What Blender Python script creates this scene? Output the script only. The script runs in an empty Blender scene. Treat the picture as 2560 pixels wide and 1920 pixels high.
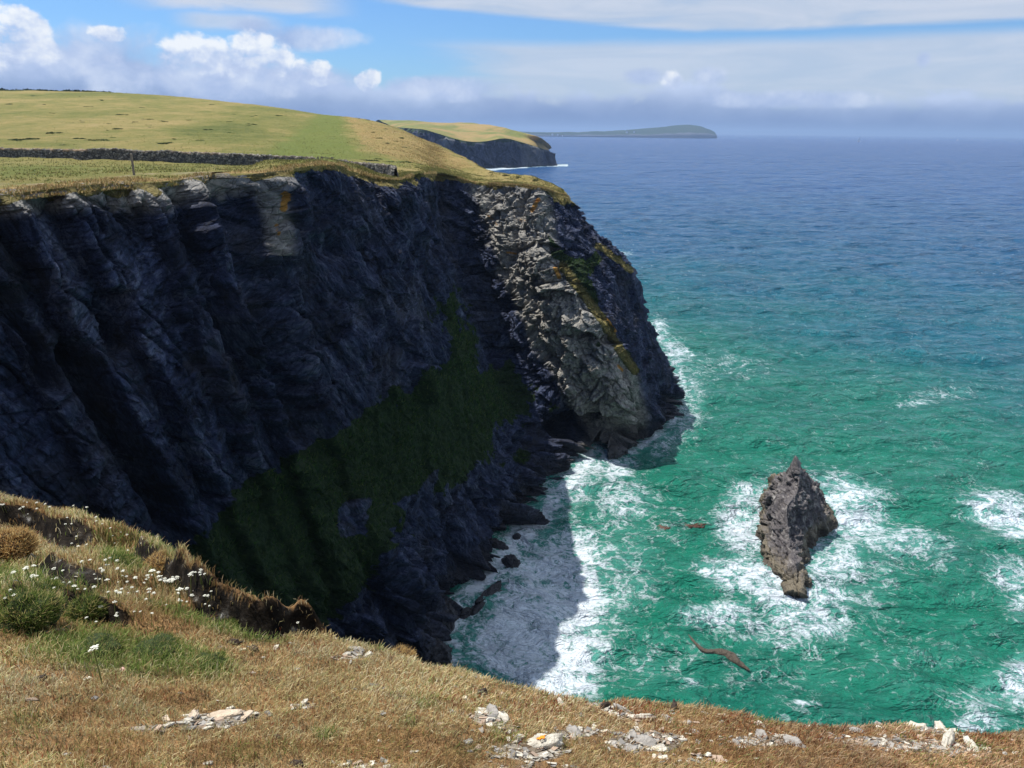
import bpy, math, random
import numpy as np
from mathutils import Matrix
R = math.radians
rng = np.random.default_rng(7)
random.seed(7)
SC = bpy.context.scene
COL = SC.collection

# ------------------------------------------------------------------ camera
EYE = np.array([0.0, 0.0, 47.0])          # eye height above the sea (sea is z = 0)
F_PX, PITCH, ROLL = 1898.0, R(18.45), R(0.62)
Ll = np.array([1.0, 0, 0]); Uu = np.array([0, math.sin(PITCH), math.cos(PITCH)]); Ff = np.array([0, math.cos(PITCH), -math.sin(PITCH)])
Xc = math.cos(ROLL)*Ll + math.sin(ROLL)*Uu
Yc = -math.sin(ROLL)*Ll + math.cos(ROLL)*Uu
cam = bpy.data.cameras.new('camera'); co = bpy.data.objects.new('camera', cam); COL.objects.link(co)
cam.sensor_width = 36.0; cam.lens = 36.0*F_PX/2560.0; cam.clip_start = 0.1; cam.clip_end = 90000
M = Matrix.Identity(4)
for i in range(3):
    M[i][0] = Xc[i]; M[i][1] = Yc[i]; M[i][2] = -Ff[i]; M[i][3] = EYE[i]
co.matrix_world = M
SC.camera = co

# ------------------------------------------------------------------ sun + sky
SUN_AZ, SUN_EL = R(-62.0), R(63.0)        # azimuth from +Y towards +X
sd = np.array([math.sin(SUN_AZ)*math.cos(SUN_EL), math.cos(SUN_AZ)*math.cos(SUN_EL), math.sin(SUN_EL)])
sun = bpy.data.lights.new('sun', 'SUN'); sun.energy = 4.9; sun.angle = R(0.55); sun.color = (1.0, 0.95, 0.87)
so = bpy.data.objects.new('sun', sun); COL.objects.link(so)
from mathutils import Vector
so.rotation_euler = Vector(sd).to_track_quat('Z', 'Y').to_euler(); so.location = (0, 0, 300)
SC.view_settings.view_transform = 'Standard'; SC.view_settings.look = 'None'
SC.view_settings.exposure = 0.42; SC.view_settings.gamma = 1.0
SC.cycles.max_bounces = 5; SC.cycles.diffuse_bounces = 2; SC.cycles.glossy_bounces = 2
SC.cycles.volume_bounces = 0; SC.cycles.transparent_max_bounces = 6
SC.cycles.use_denoising = True

class NT:
    """small node-graph helper"""
    def __init__(s, tree): s.t = tree; s.n = tree.nodes; s.l = tree.links
    def _in(s, node, sock, val):
        if val is None: return
        if isinstance(val, bpy.types.NodeSocket): s.l.new(val, node.inputs[sock])
        else:
            i = node.inputs[sock]
            if hasattr(i.default_value, '__len__') and not hasattr(val, '__len__'): val = (val,)*len(i.default_value)
            if hasattr(i.default_value, '__len__') and len(i.default_value) == 4 and len(val) == 3: val = (*val, 1)
            i.default_value = val
    def node(s, typ, ins=None, out=0, **kw):
        nd = s.n.new(typ)
        for k, v in kw.items(): setattr(nd, k, v)
        for k, v in (ins or {}).items(): s._in(nd, k, v)
        return nd if out is None else nd.outputs[out]
    def m(s, op, a, b=None, c=None, clamp=False):
        nd = s.n.new('ShaderNodeMath'); nd.operation = op; nd.use_clamp = clamp
        for i, v in enumerate((a, b, c)):
            if v is not None: s._in(nd, i, v)
        return nd.outputs[0]
    def vm(s, op, a, b=None, out=0):
        nd = s.n.new('ShaderNodeVectorMath'); nd.operation = op
        s._in(nd, 0, a)
        if b is not None:
            if op == 'SCALE': s._in(nd, 'Scale', b)
            else: s._in(nd, 1, b)
        return nd.outputs[out]
    def mix(s, f, a, b, mode='MIX', clampr=False):
        nd = s.n.new('ShaderNodeMix'); nd.data_type = 'RGBA'; nd.blend_type = mode; nd.clamp_factor = True
        s._in(nd, 0, f); s._in(nd, 6, a); s._in(nd, 7, b)
        return nd.outputs[2]
    def smooth(s, x, a, b, to0=0.0, to1=1.0):
        nd = s.n.new('ShaderNodeMapRange'); nd.interpolation_type = 'SMOOTHSTEP'
        s._in(nd, 0, x); s._in(nd, 1, a); s._in(nd, 2, b); s._in(nd, 3, to0); s._in(nd, 4, to1)
        return nd.outputs[0]
    def lin(s, x, a, b, to0=0.0, to1=1.0):
        nd = s.n.new('ShaderNodeMapRange')
        s._in(nd, 0, x); s._in(nd, 1, a); s._in(nd, 2, b); s._in(nd, 3, to0); s._in(nd, 4, to1)
        return nd.outputs[0]
    def noise(s, vec, scale, detail=4, rough=0.55, dist=0.0, out=0):
        nd = s.n.new('ShaderNodeTexNoise')
        s._in(nd, 'Vector', vec); s._in(nd, 'Scale', scale); s._in(nd, 'Detail', detail); s._in(nd, 'Roughness', rough); s._in(nd, 'Distortion', dist)
        return nd.outputs[out]
    def vor(s, vec, scale, feature='F1', out=0, rnd=1.0):
        nd = s.n.new('ShaderNodeTexVoronoi'); nd.feature = feature
        s._in(nd, 'Vector', vec); s._in(nd, 'Scale', scale); s._in(nd, 'Randomness', rnd)
        return nd.outputs[out]
    def comb(s, x, y, z):
        return s.node('ShaderNodeCombineXYZ', {0: x, 1: y, 2: z})
    def sep(s, v):
        nd = s.n.new('ShaderNodeSeparateXYZ'); s._in(nd, 0, v); return nd.outputs
    def ramp(s, f, stops):
        nd = s.n.new('ShaderNodeValToRGB'); s._in(nd, 0, f); e = nd.color_ramp.elements
        while len(e) < len(stops): e.new(0.5)
        for k, (p, c) in enumerate(stops): e[k].position = p; e[k].color = (*c, 1)
        return nd.outputs[0]

def build_world():
    w = bpy.data.worlds.new("World"); SC.world = w; w.use_nodes = True
    t = w.node_tree; t.nodes.clear(); g = NT(t)
    sky = g.node('ShaderNodeTexSky', out=None, sky_type='NISHITA', sun_disc=False)
    sky.sun_elevation = SUN_EL; sky.sun_rotation = SUN_AZ % (2*math.pi); sky.air_density = 1.0; sky.dust_density = 0.4; sky.ozone_density = 3.0
    d = g.node('ShaderNodeTexCoord', out='Generated')
    d = g.vm('NORMALIZE', d)
    x, y, z = g.sep(d)[:3]
    az = g.m('ARCTAN2', x, y); el = g.m('ARCSINE', z)
    # cloud space (angles in units where 1 = 1 radian)
    q = g.comb(az, g.m('MULTIPLY', el, 1.0), 0.0)
    base = g.mix(1.0, sky.outputs[0], (0.50, 0.73, 1.02), 'MULTIPLY')
    # --- flat sheets of high cloud: stretched along the horizon
    qs = g.comb(g.m('MULTIPLY', az, 1.6), g.m('MULTIPLY', el, 11.0), 0.0)
    n1 = g.noise(qs, 1.3, 6, 0.55, 0.4)
    n1b = g.noise(g.vm('ADD', qs, (7.3, 1.1, 0)), 3.5, 5, 0.6, 0.8)
    nn = g.m('ADD', g.m('MULTIPLY', g.m('SUBTRACT', n1, 0.5), 0.9), g.m('MULTIPLY', g.m('SUBTRACT', n1b, 0.5), 0.5))
    def band(lo, hi, soft, amp, xa=None, xb=None):
        e = g.m('ADD', el, g.m('MULTIPLY', nn, amp))
        b = g.m('MULTIPLY', g.smooth(e, lo-soft, lo+soft), g.smooth(e, hi-soft, hi+soft, 1, 0))
        if xa is not None: b = g.m('MULTIPLY', b, g.smooth(g.m('ADD', az, g.m('MULTIPLY', nn, 0.25)), xa, xb))
        return b
    def AE(px, py):                                   # survey sheet -> azimuth, elevation
        q_ = Ff+(px*1.1573-1280)/F_PX*Xc+(960-py*1.1573)/F_PX*Yc; q_ = q_/np.linalg.norm(q_)
        return math.atan2(q_[0], q_[1]), math.asin(q_[2])
    E = lambda py, px=1500: AE(px, py)[1]
    A = lambda px, py=120: AE(px, py)[0]
    # upper white sheet at right, lower edge slopes down to the right then level
    lo = g.lin(az, A(800), A(1500), E(8), E(72))
    up = g.smooth(g.m('SUBTRACT', g.m('ADD', el, g.m('MULTIPLY', nn, 0.008)), lo), -0.002, 0.006)
    up = g.m('MULTIPLY', up, g.smooth(az, A(770), A(900)))
    up = g.m('MULTIPLY', up, g.smooth(n1b, 0.15, 0.5, 0.75, 1.0))
    mid = g.m('MULTIPLY', band(E(240), E(92), 0.008, 0.02, A(860), A(1150)), 0.9)
    cir = g.m('MULTIPLY', g.smooth(g.m('ADD', el, g.m('MULTIPLY', nn, 0.07)), E(58), E(20)), g.m('MULTIPLY', g.smooth(az, A(230), A(420)), g.smooth(az, A(640), A(800), 1, 0)))
    cir2 = g.m('MULTIPLY', band(E(82), E(50), 0.006, 0.02), g.m('MULTIPLY', g.smooth(az, A(360), A(450)), g.smooth(az, A(540), A(640), 1, 0)))
    cov = g.m('MAXIMUM', g.m('MAXIMUM', up, mid), g.m('MAXIMUM', cir, g.m('MULTIPLY', cir2, 0.8)))
    # general high cloud elsewhere on the dome so that other views work as well
    hi = g.m('MULTIPLY', g.smooth(n1, 0.45, 0.7, 0, 0.25), g.smooth(el, 0.2, 0.4))
    cov = g.m('MAXIMUM', cov, hi)
    shcol = g.mix(g.smooth(n1b, 0.3, 0.7), (3.9, 4.6, 5.7), (4.9, 5.3, 6.1))
    c = g.mix(g.m('MULTIPLY', cov, 0.93), base, shcol)
    # --- lavender bank along the horizon with a ragged cumulus top
    qc = g.vm('MULTIPLY', q, (1.0, 1.25, 1.0))
    f1 = g.noise(qc, 7.0, 7, 0.56, 0.15)
    f2 = g.noise(g.vm('ADD', qc, (3.1, 9.4, 0)), 22.0, 6, 0.6, 0.2)
    ff = g.m('ADD', g.m('MULTIPLY', g.m('SUBTRACT', f1, 0.5), 1.0), g.m('MULTIPLY', g.m('SUBTRACT', f2, 0.5), 0.35))
    top = g.node('ShaderNodeFloatCurve', {'Factor': 1.0, 'Value': g.lin(az, -0.7, 0.7)}, out=None)
    cv = top.mapping.curves[0]
    pts = [(-0.7, 125), (A(0), 110), (A(120), 120), (A(190), 100), (A(320), 118), (A(420), 150), (A(600), 150), (A(760), 185), (A(1000), 185), (A(1300), 195), (A(1480), 180), (A(1560), 180), (A(1650), 205), (A(2200), 205), (0.7, 205)]
    while len(cv.points) < len(pts): cv.points.new(0.5, 0.5)
    for k, (a, p) in enumerate(pts): cv.points[k].location = ((a+0.7)/1.4, E(p, max(0, min(2212, (math.tan(a)*F_PX+1280)/1.1573)))*4)
    top.mapping.update()
    bt = g.m('MULTIPLY', top.outputs[0], 0.25)
    bank = g.smooth(g.m('SUBTRACT', g.m('ADD', bt, g.m('MULTIPLY', ff, 0.085)), el), -0.004, 0.010)
    bank = g.m('MULTIPLY', bank, g.smooth(el, -0.05, 0.12, 1.0, 0.93))
    rel = g.m('DIVIDE', el, bt)
    bcol = g.ramp(g.m('ADD', rel, g.m('MULTIPLY', ff, 1.1)), [(0.0, (0.120, 0.180, 0.345)), (0.3, (0.160, 0.225, 0.400)), (0.6, (0.25, 0.325, 0.50)), (1.0, (0.44, 0.52, 0.69))])
    bcol = g.vm('SCALE', bcol, 10.0)
    c = g.mix(bank, c, bcol)
    # --- sunlit cumulus heads
    # soft grey cumulus bodies behind the bright heads
    gm = None
    for (px, py, rx, ry) in [(240, 130, 150, 62), (110, 140, 120, 40), (330, 160, 120, 40), (500, 165, 190, 50), (640, 80, 120, 26), (700, 175, 120, 34), (560, 60, 60, 22), (1530, 165, 40, 20), (1390, 165, 50, 20), (960, 190, 160, 26), (1995, 128, 14, 16), (1700, 215, 200, 18)]:
        ax, ey = AE(px, py); dx = g.m('MULTIPLY', g.m('SUBTRACT', az, ax), F_PX/(rx*1.157)); dy = g.m('MULTIPLY', g.m('SUBTRACT', el, ey), F_PX/(ry*1.157))
        v = g.m('SUBTRACT', 1.0, g.m('ADD', g.m('MULTIPLY', dx, dx), g.m('MULTIPLY', dy, dy))); gm = v if gm is None else g.m('MAXIMUM', gm, v)
    e0 = g.noise(qc, 13.0, 7, 0.58, 0.1)
    gmm = g.smooth(g.m('ADD', gm, g.m('MULTIPLY', g.m('SUBTRACT', e0, 0.5), 3.2)), -0.1, 1.0)
    gcol = g.ramp(g.m('ADD', e0, g.m('MULTIPLY', g.m('SUBTRACT', f2, 0.5), 0.7)), [(0.3, (0.27, 0.35, 0.56)), (0.5, (0.37, 0.45, 0.63)), (0.68, (0.52, 0.58, 0.70))])
    c = g.mix(g.m('MULTIPLY', gmm, 0.88), c, g.vm('SCALE', gcol, 10.0))
    puffs = [(45, 62, 52, 40), (15, 95, 48, 42), (88, 108, 36, 32), (235, 72, 34, 16), (375, 118, 36, 32), (470, 128, 62, 44), (545, 112, 62, 42), (600, 132, 42, 36),
             (650, 150, 30, 22), (690, 156, 34, 26), (796, 172, 27, 24), (1450, 172, 26, 20), (420, 112, 60, 34)]
    pm = None; pv = None
    for (px, py, rx, ry) in puffs:
        ax, ey = AE(px, py); ra = rx*1.157/F_PX; re = ry*1.157/F_PX
        dx = g.m('MULTIPLY', g.m('SUBTRACT', az, ax), 1/ra); dy = g.m('MULTIPLY', g.m('SUBTRACT', el, ey), 1/re)
        v = g.m('SUBTRACT', 1.0, g.m('ADD', g.m('MULTIPLY', dx, dx), g.m('MULTIPLY', dy, dy)))
        # flat, greying bottoms
        lit = g.m('MULTIPLY', v, 1.0)
        pm = v if pm is None else g.m('MAXIMUM', pm, v)
        low = g.m('ADD', dy, 0.0)
        pv = g.m('MULTIPLY', g.smooth(v, -0.4, 0.5), low) if pv is None else g.m('ADD', pv, g.m('MULTIPLY', g.smooth(v, -0.4, 0.5), low))
    e1 = g.noise(qc, 26.0, 7, 0.6, 0.1)
    puff = g.smooth(g.m('ADD', pm, g.m('MULTIPLY', g.m('SUBTRACT', e1, 0.5), 3.0)), -0.05, 0.6)
    # lit from the upper left: darken where the height falls away
    e1o = g.noise(g.vm('ADD', qc, (0.006, -0.010, 0)), 26.0, 6, 0.6, 0.1)
    shade = g.m('ADD', g.m('MULTIPLY', g.m('SUBTRACT', e1, e1o), 2.5), g.m('ADD', 0.62, g.m('MULTIPLY', pv, 0.35)))
    pcol = g.ramp(shade, [(0.0, (0.30, 0.37, 0.57)), (0.45, (0.46, 0.53, 0.68)), (1.0, (0.72, 0.74, 0.76))])
    pcol = g.vm('SCALE', pcol, 10.0)
    c = g.mix(g.m('MULTIPLY', puff, g.smooth(shade, -0.1, 0.55, 0.15, 0.95)), c, pcol)
    c = g.mix(g.smooth(el, -0.02, 0.0), (2.2, 3.0, 5.0), c)
    bg = g.node('ShaderNodeBackground', {'Color': c, 'Strength': 0.1})
    out = g.node('ShaderNodeOutputWorld', out=None); t.links.new(bg, out.inputs[0])
build_world()

# ------------------------------------------------------------------ survey helpers (reference rows/columns -> metres)
def ray(px, py):
    a = (np.asarray(px, float)-1280)/F_PX; b = (960-np.asarray(py, float))/F_PX
    return Ff + a[..., None]*Xc + b[..., None]*Yc
def P(px, py, Y):
    r = ray(px, py); return EYE + r*(Y/r[..., 1])[..., None] if np.ndim(Y) or np.ndim(px) else EYE + r*(Y/r[1])
def B(px, py, z=0.0):
    r = ray(px, py); k = (z-EYE[2])/r[..., 2]; return EYE + r*(k[..., None] if np.ndim(k) else k)
def W(*a): return np.array(a, float)
def project(p):
    d = p-EYE; zc = d@Ff; zc = np.where(zc < 0.05, 0.05, zc)
    return 1280+F_PX*(d@Xc)/zc, 960-F_PX*(d@Yc)/zc
D = 2560/2212.0                                    # reading scale of the survey sheet
def dist_poly(px, py, pts):
    """distance from points to an open polyline, in sheet units"""
    best = np.full(px.shape, 1e9)
    for (x0, y0), (x1, y1) in zip(pts[:-1], pts[1:]):
        dx, dy = x1-x0, y1-y0; L = dx*dx+dy*dy+1e-9
        t = np.clip(((px-x0)*dx+(py-y0)*dy)/L, 0, 1)
        best = np.minimum(best, np.hypot(px-x0-t*dx, py-y0-t*dy))
    return best
def in_poly(px, py, pts):
    c = np.zeros(px.shape, bool); n = len(pts)
    for i in range(n):
        x0, y0 = pts[i]; x1, y1 = pts[(i+1) % n]
        m = (y0 > py) != (y1 > py)
        c ^= m & (px < (x1-x0)*(py-y0)/(y1-y0+1e-12)+x0)
    return c
def sdist(px, py, pts):
    d = dist_poly(px, py, list(pts)+[pts[0]]); return np.where(in_poly(px, py, pts), -d, d)
def sstep(x, a, b):
    t = np.clip((x-a)/(b-a), 0, 1); return t*t*(3-2*t)

# ------------------------------------------------------------------ numpy noise
def _h(ix, iy, iz, s):
    n = (ix.astype(np.int64)*374761393 + iy.astype(np.int64)*668265263 + iz.astype(np.int64)*2147483647 + s*974634777) & 0xffffffff
    n = ((n ^ (n >> 13))*1274126177) & 0xffffffff
    n = ((n ^ (n >> 16))*2246822519) & 0xffffffff
    return ((n ^ (n >> 15)) & 0xffffff).astype(np.float32)/16777216.0
def vnoise(p, s=0):
    f = np.floor(p); i = f.astype(np.int64); t = (p-f).astype(np.float32); t = t*t*t*(t*(t*6-15)+10)
    r = 0
    for dx in (0, 1):
        wx = t[..., 0] if dx else 1-t[..., 0]
        for dy in (0, 1):
            wy = wx*(t[..., 1] if dy else 1-t[..., 1])
            for dz in (0, 1):
                r = r + wy*(t[..., 2] if dz else 1-t[..., 2])*_h(i[..., 0]+dx, i[..., 1]+dy, i[..., 2]+dz, s)
    return r*2-1
def fbm(p, oct=4, s=0, gain=0.5):
    a, r, tot = 1.0, 0, 0
    for k in range(oct):
        r = r+a*vnoise(p*(2.03**k)+17.3*k, s+k); tot += a; a *= gain
    return r/tot
def ridged(p, oct=4, s=0, gain=0.5):
    a, r, tot = 1.0, 0, 0
    for k in range(oct):
        r = r+a*(1-2*np.abs(vnoise(p*(2.03**k)+17.3*k, s+k))); tot += a; a *= gain
    return r/tot
def facets(p, s=0, tilt=0.8):
    """cellular blocks, each with its own offset and tilt -> (height, edge distance)"""
    f = np.floor(p).astype(np.int64); d1 = np.full(p.shape[:-1], 9.0, np.float32); d2 = d1.copy(); hh = np.zeros_like(d1)
    for dx in (-1, 0, 1):
        for dy in (-1, 0, 1):
            for dz in (-1, 0, 1):
                cx, cy, cz = f[..., 0]+dx, f[..., 1]+dy, f[..., 2]+dz
                ox = p[..., 0]-(cx+_h(cx, cy, cz, s)); oy = p[..., 1]-(cy+_h(cx, cy, cz, s+1)); oz = p[..., 2]-(cz+_h(cx, cy, cz, s+2))
                d = np.sqrt(ox*ox+oy*oy+oz*oz)
                h = _h(cx, cy, cz, s+3)*2-1 + tilt*((_h(cx, cy, cz, s+4)*2-1)*ox+(_h(cx, cy, cz, s+5)*2-1)*oy+(_h(cx, cy, cz, s+6)*2-1)*oz)
                m = d < d1
                d2 = np.where(m, d1, np.minimum(d2, d)); hh = np.where(m, h, hh); d1 = np.where(m, d, d1)
    return hh, d2-d1

# ------------------------------------------------------------------ mesh helpers
def mesh_obj(name, verts, faces, mat, parent=None, smooth=True, attrs=None, n=4, colors=None):
    verts = np.ascontiguousarray(verts, np.float32).reshape(-1, 3); faces = np.ascontiguousarray(faces, np.int32).reshape(-1, n)
    me = bpy.data.meshes.new(name)
    me.vertices.add(len(verts)); me.vertices.foreach_set('co', verts.ravel())
    me.loops.add(faces.size); me.loops.foreach_set('vertex_index', faces.ravel())
    me.polygons.add(len(faces)); me.polygons.foreach_set('loop_start', np.arange(0, faces.size, n, dtype=np.int32))
    me.update(calc_edges=True)
    me.polygons.foreach_set('use_smooth', np.full(len(faces), bool(smooth)))
    for k, v in (attrs or {}).items():
        a = me.attributes.new(k, 'FLOAT', 'POINT'); a.data.foreach_set('value', np.ascontiguousarray(v, np.float32).ravel())
    for k, v in (colors or {}).items():
        a = me.attributes.new(k, 'FLOAT_VECTOR', 'POINT'); a.data.foreach_set('vector', np.ascontiguousarray(v, np.float32).ravel())
    if mat: me.materials.append(mat)
    o = bpy.data.objects.new(name, me); COL.objects.link(o)
    if parent is not None: o.parent = parent
    return o
def grid_faces(nu, nv, flip=False):
    i = np.arange(nu*nv).reshape(nu, nv)
    a, b, c, d = i[:-1, :-1], i[1:, :-1], i[1:, 1:], i[:-1, 1:]
    f = np.stack([a, b, c, d], -1) if not flip else np.stack([a, d, c, b], -1)
    return f.reshape(-1, 4)
def tag(o, label=None, cat=None, group=None, kind=None):
    if label: o['label'] = label
    if cat: o['category'] = cat
    if group: o['group'] = group
    if kind: o['kind'] = kind
    return o
def empty(name, loc):
    o = bpy.data.objects.new(name, None); COL.objects.link(o); o.location = loc; o.empty_display_size = 0.3
    return o
def copy_tree(o, parent=None):
    c = o.copy(); COL.objects.link(c)
    if parent is not None: c.parent = parent
    for ch in [q for q in bpy.data.objects if q.parent == o]: copy_tree(ch, c)
    return c
def herm(K, t, ts, mono=False):
    """Catmull-Rom through K (n,...) at knots t, sampled at ts"""
    n = len(K); tan = np.zeros_like(K)
    for i in range(n):
        a, b = max(i-1, 0), min(i+1, n-1); tan[i] = (K[b]-K[a])/(t[b]-t[a])
        if mono and 0 < i < n-1:
            s0 = (K[i]-K[a])/(t[i]-t[a]); s1 = (K[b]-K[i])/(t[b]-t[i])
            tan[i] = np.where(s0*s1 > 0, 2*s0*s1/(s0+s1+1e-12*np.sign(s0+s1)), 0)
    j = np.clip(np.searchsorted(t, ts, side='right')-1, 0, n-2)
    h = (t[j+1]-t[j]); x = (ts-t[j])/h
    sh = (-1,)+(1,)*(K.ndim-1); x = x.reshape(sh); h = h.reshape(sh)
    return (2*x**3-3*x**2+1)*K[j]+(x**3-2*x**2+x)*h*tan[j]+(-2*x**3+3*x**2)*K[j+1]+(x**3-x**2)*h*tan[j+1]
def normals(G):
    du = np.gradient(G, axis=0); dv = np.gradient(G, axis=1); n = np.cross(du, dv)
    return n/(np.linalg.norm(n, axis=-1, keepdims=True)+1e-9)

# ------------------------------------------------------------------ materials
def material(name):
    m = bpy.data.materials.new(name); m.use_nodes = True; t = m.node_tree; t.nodes.clear()
    g = NT(t); out = g.node('ShaderNodeOutputMaterial', out=None)
    b = g.node('ShaderNodeBsdfPrincipled', out=None); t.links.new(b.outputs[0], out.inputs[0])
    return m, g, b
def simple(name, col, rough=0.8, var=0.25, scale=6.0, bump=0.3, bscale=None, spec=0.3):
    m, g, b = material(name)
    pos = g.node('ShaderNodeTexCoord', out='Object')
    n = g.noise(pos, scale, 5, 0.6)
    c = g.mix(g.smooth(n, 0.3, 0.7), tuple(x*(1-var) for x in col), tuple(min(1, x*(1+var)) for x in col))
    g._in(b, 'Base Color', c); g._in(b, 'Roughness', rough); g._in(b, 'Specular IOR Level', spec)
    if bump: g._in(b, 'Normal', g.node('ShaderNodeBump', {'Height': g.noise(pos, bscale or scale*3, 5, 0.6), 'Strength': bump, 'Distance': 0.05}))
    return m

def mat_rock(name, near=False):
    m, g, b = material(name)
    pos = g.node('ShaderNodeNewGeometry', out='Position')
    nrm = g.node('ShaderNodeNewGeometry', out='Normal')
    att = lambda k: g.node('ShaderNodeAttribute', out='Fac', attribute_name=k)
    veg, lich, pale = att('veg'), att('lichen'), att('pale')
    z = g.sep(pos)[2]
    # bedding runs obliquely; use a rotated, stretched space
    sx_, sy_, sz_ = g.sep(pos)[:3]
    al = g.m('ADD', g.m('MULTIPLY', sx_, 0.574), g.m('MULTIPLY', sy_, 0.819)); nb_ = g.m('SUBTRACT', g.m('MULTIPLY', sx_, 0.819), g.m('MULTIPLY', sy_, 0.574))
    def plane(th, ks, kq):
        c_, s_ = math.cos(R(th)), math.sin(R(th))
        return g.comb(g.m('MULTIPLY', g.m('ADD', g.m('MULTIPLY', al, c_), g.m('MULTIPLY', sz_, s_)), ks), nb_, g.m('MULTIPLY', g.m('SUBTRACT', g.m('MULTIPLY', sz_, c_), g.m('MULTIPLY', al, s_)), kq))
    rpA, rpB = plane(-63, 0.5, 1.7), plane(30, 0.5, 1.9)
    sel = g.smooth(g.noise(pos, 0.11, 5, 0.6, 0.3), 0.498, 0.502)
    rp = g.mix(sel, rpA, rpB)
    n1 = g.noise(rp, 0.28, 8, 0.66, 0.0); n2 = g.noise(pos, 1.6, 6, 0.65); n3 = g.noise(rp, 2.6, 6, 0.75)
    c = g.ramp(g.m('ADD', g.m('MULTIPLY', n1, 0.55), g.m('MULTIPLY', n3, 0.45)), [(0.36, (0.0015, 0.002, 0.006)), (0.45, (0.007, 0.012, 0.032)), (0.53, (0.028, 0.040, 0.088)), (0.63, (0.105, 0.125, 0.185))])
    tn = g.lin(att('tone'), 0.0, 1.0, 0.45, 1.5)
    c = g.vm('SCALE', c, tn)
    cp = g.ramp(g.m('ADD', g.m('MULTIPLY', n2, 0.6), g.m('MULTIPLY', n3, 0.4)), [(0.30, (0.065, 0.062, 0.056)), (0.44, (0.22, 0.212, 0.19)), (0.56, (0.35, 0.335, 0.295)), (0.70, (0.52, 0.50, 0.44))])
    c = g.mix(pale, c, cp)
    ck2 = g.smooth(g.vor(g.vm('ADD', rp, g.vm('SCALE', g.noise(pos, 1.5, 3, 0.5, out=1), 0.8)), 0.45, 'DISTANCE_TO_EDGE'), 0.0, 0.035)
    c = g.mix(g.m('MULTIPLY', g.m('SUBTRACT', 1.0, ck2), 0.6), c, (0.006, 0.006, 0.008))
    # wet black foot
    wet = g.smooth(g.m('ADD', z, g.m('MULTIPLY', g.m('SUBTRACT', n2, 0.5), 2.5)), 1.0, 4.5, 1.0, 0.0)
    c = g.mix(g.m('MULTIPLY', wet, 0.72), c, (0.018, 0.018, 0.020))
    # lichen
    lm = g.smooth(g.m('ADD', lich, g.m('MULTIPLY', g.m('SUBTRACT', n2, 0.5), 0.9)), 0.42, 0.62)
    c = g.mix(lm, c, (0.42, 0.21, 0.045))
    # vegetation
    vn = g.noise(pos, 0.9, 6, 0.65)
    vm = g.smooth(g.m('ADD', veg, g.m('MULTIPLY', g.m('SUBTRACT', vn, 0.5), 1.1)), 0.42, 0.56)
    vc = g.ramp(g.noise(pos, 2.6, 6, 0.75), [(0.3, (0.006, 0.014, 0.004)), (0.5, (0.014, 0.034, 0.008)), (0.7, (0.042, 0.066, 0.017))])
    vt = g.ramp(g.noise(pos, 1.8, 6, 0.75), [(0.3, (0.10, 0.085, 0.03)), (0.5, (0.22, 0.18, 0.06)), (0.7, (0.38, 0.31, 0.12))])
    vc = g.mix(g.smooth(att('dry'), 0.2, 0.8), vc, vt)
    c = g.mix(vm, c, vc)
    g._in(b, 'Base Color', c)
    g._in(b, 'Roughness', g.mix(wet, (0.85,)*3, (0.35,)*3)); g._in(b, 'Specular IOR Level', 0.25)
    crack = g.smooth(g.vor(g.vm('ADD', rp, g.vm('SCALE', g.noise(pos, 0.8, 3, 0.5, out=1), 1.2)), 0.7, 'DISTANCE_TO_EDGE'), 0.0, 0.09)
    h = g.m('ADD', g.m('MULTIPLY', g.noise(rp, 1.1, 9, 0.70, 0.0), 1.0), g.m('MULTIPLY', crack, 0.22))
    h = g.m('ADD', h, g.m('MULTIPLY', g.m('MULTIPLY', vm, g.noise(pos, 5.0, 5, 0.7)), 0.8))
    g._in(b, 'Normal', g.node('ShaderNodeBump', {'Height': h, 'Strength': 1.0, 'Distance': 0.42}))
    return m

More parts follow.
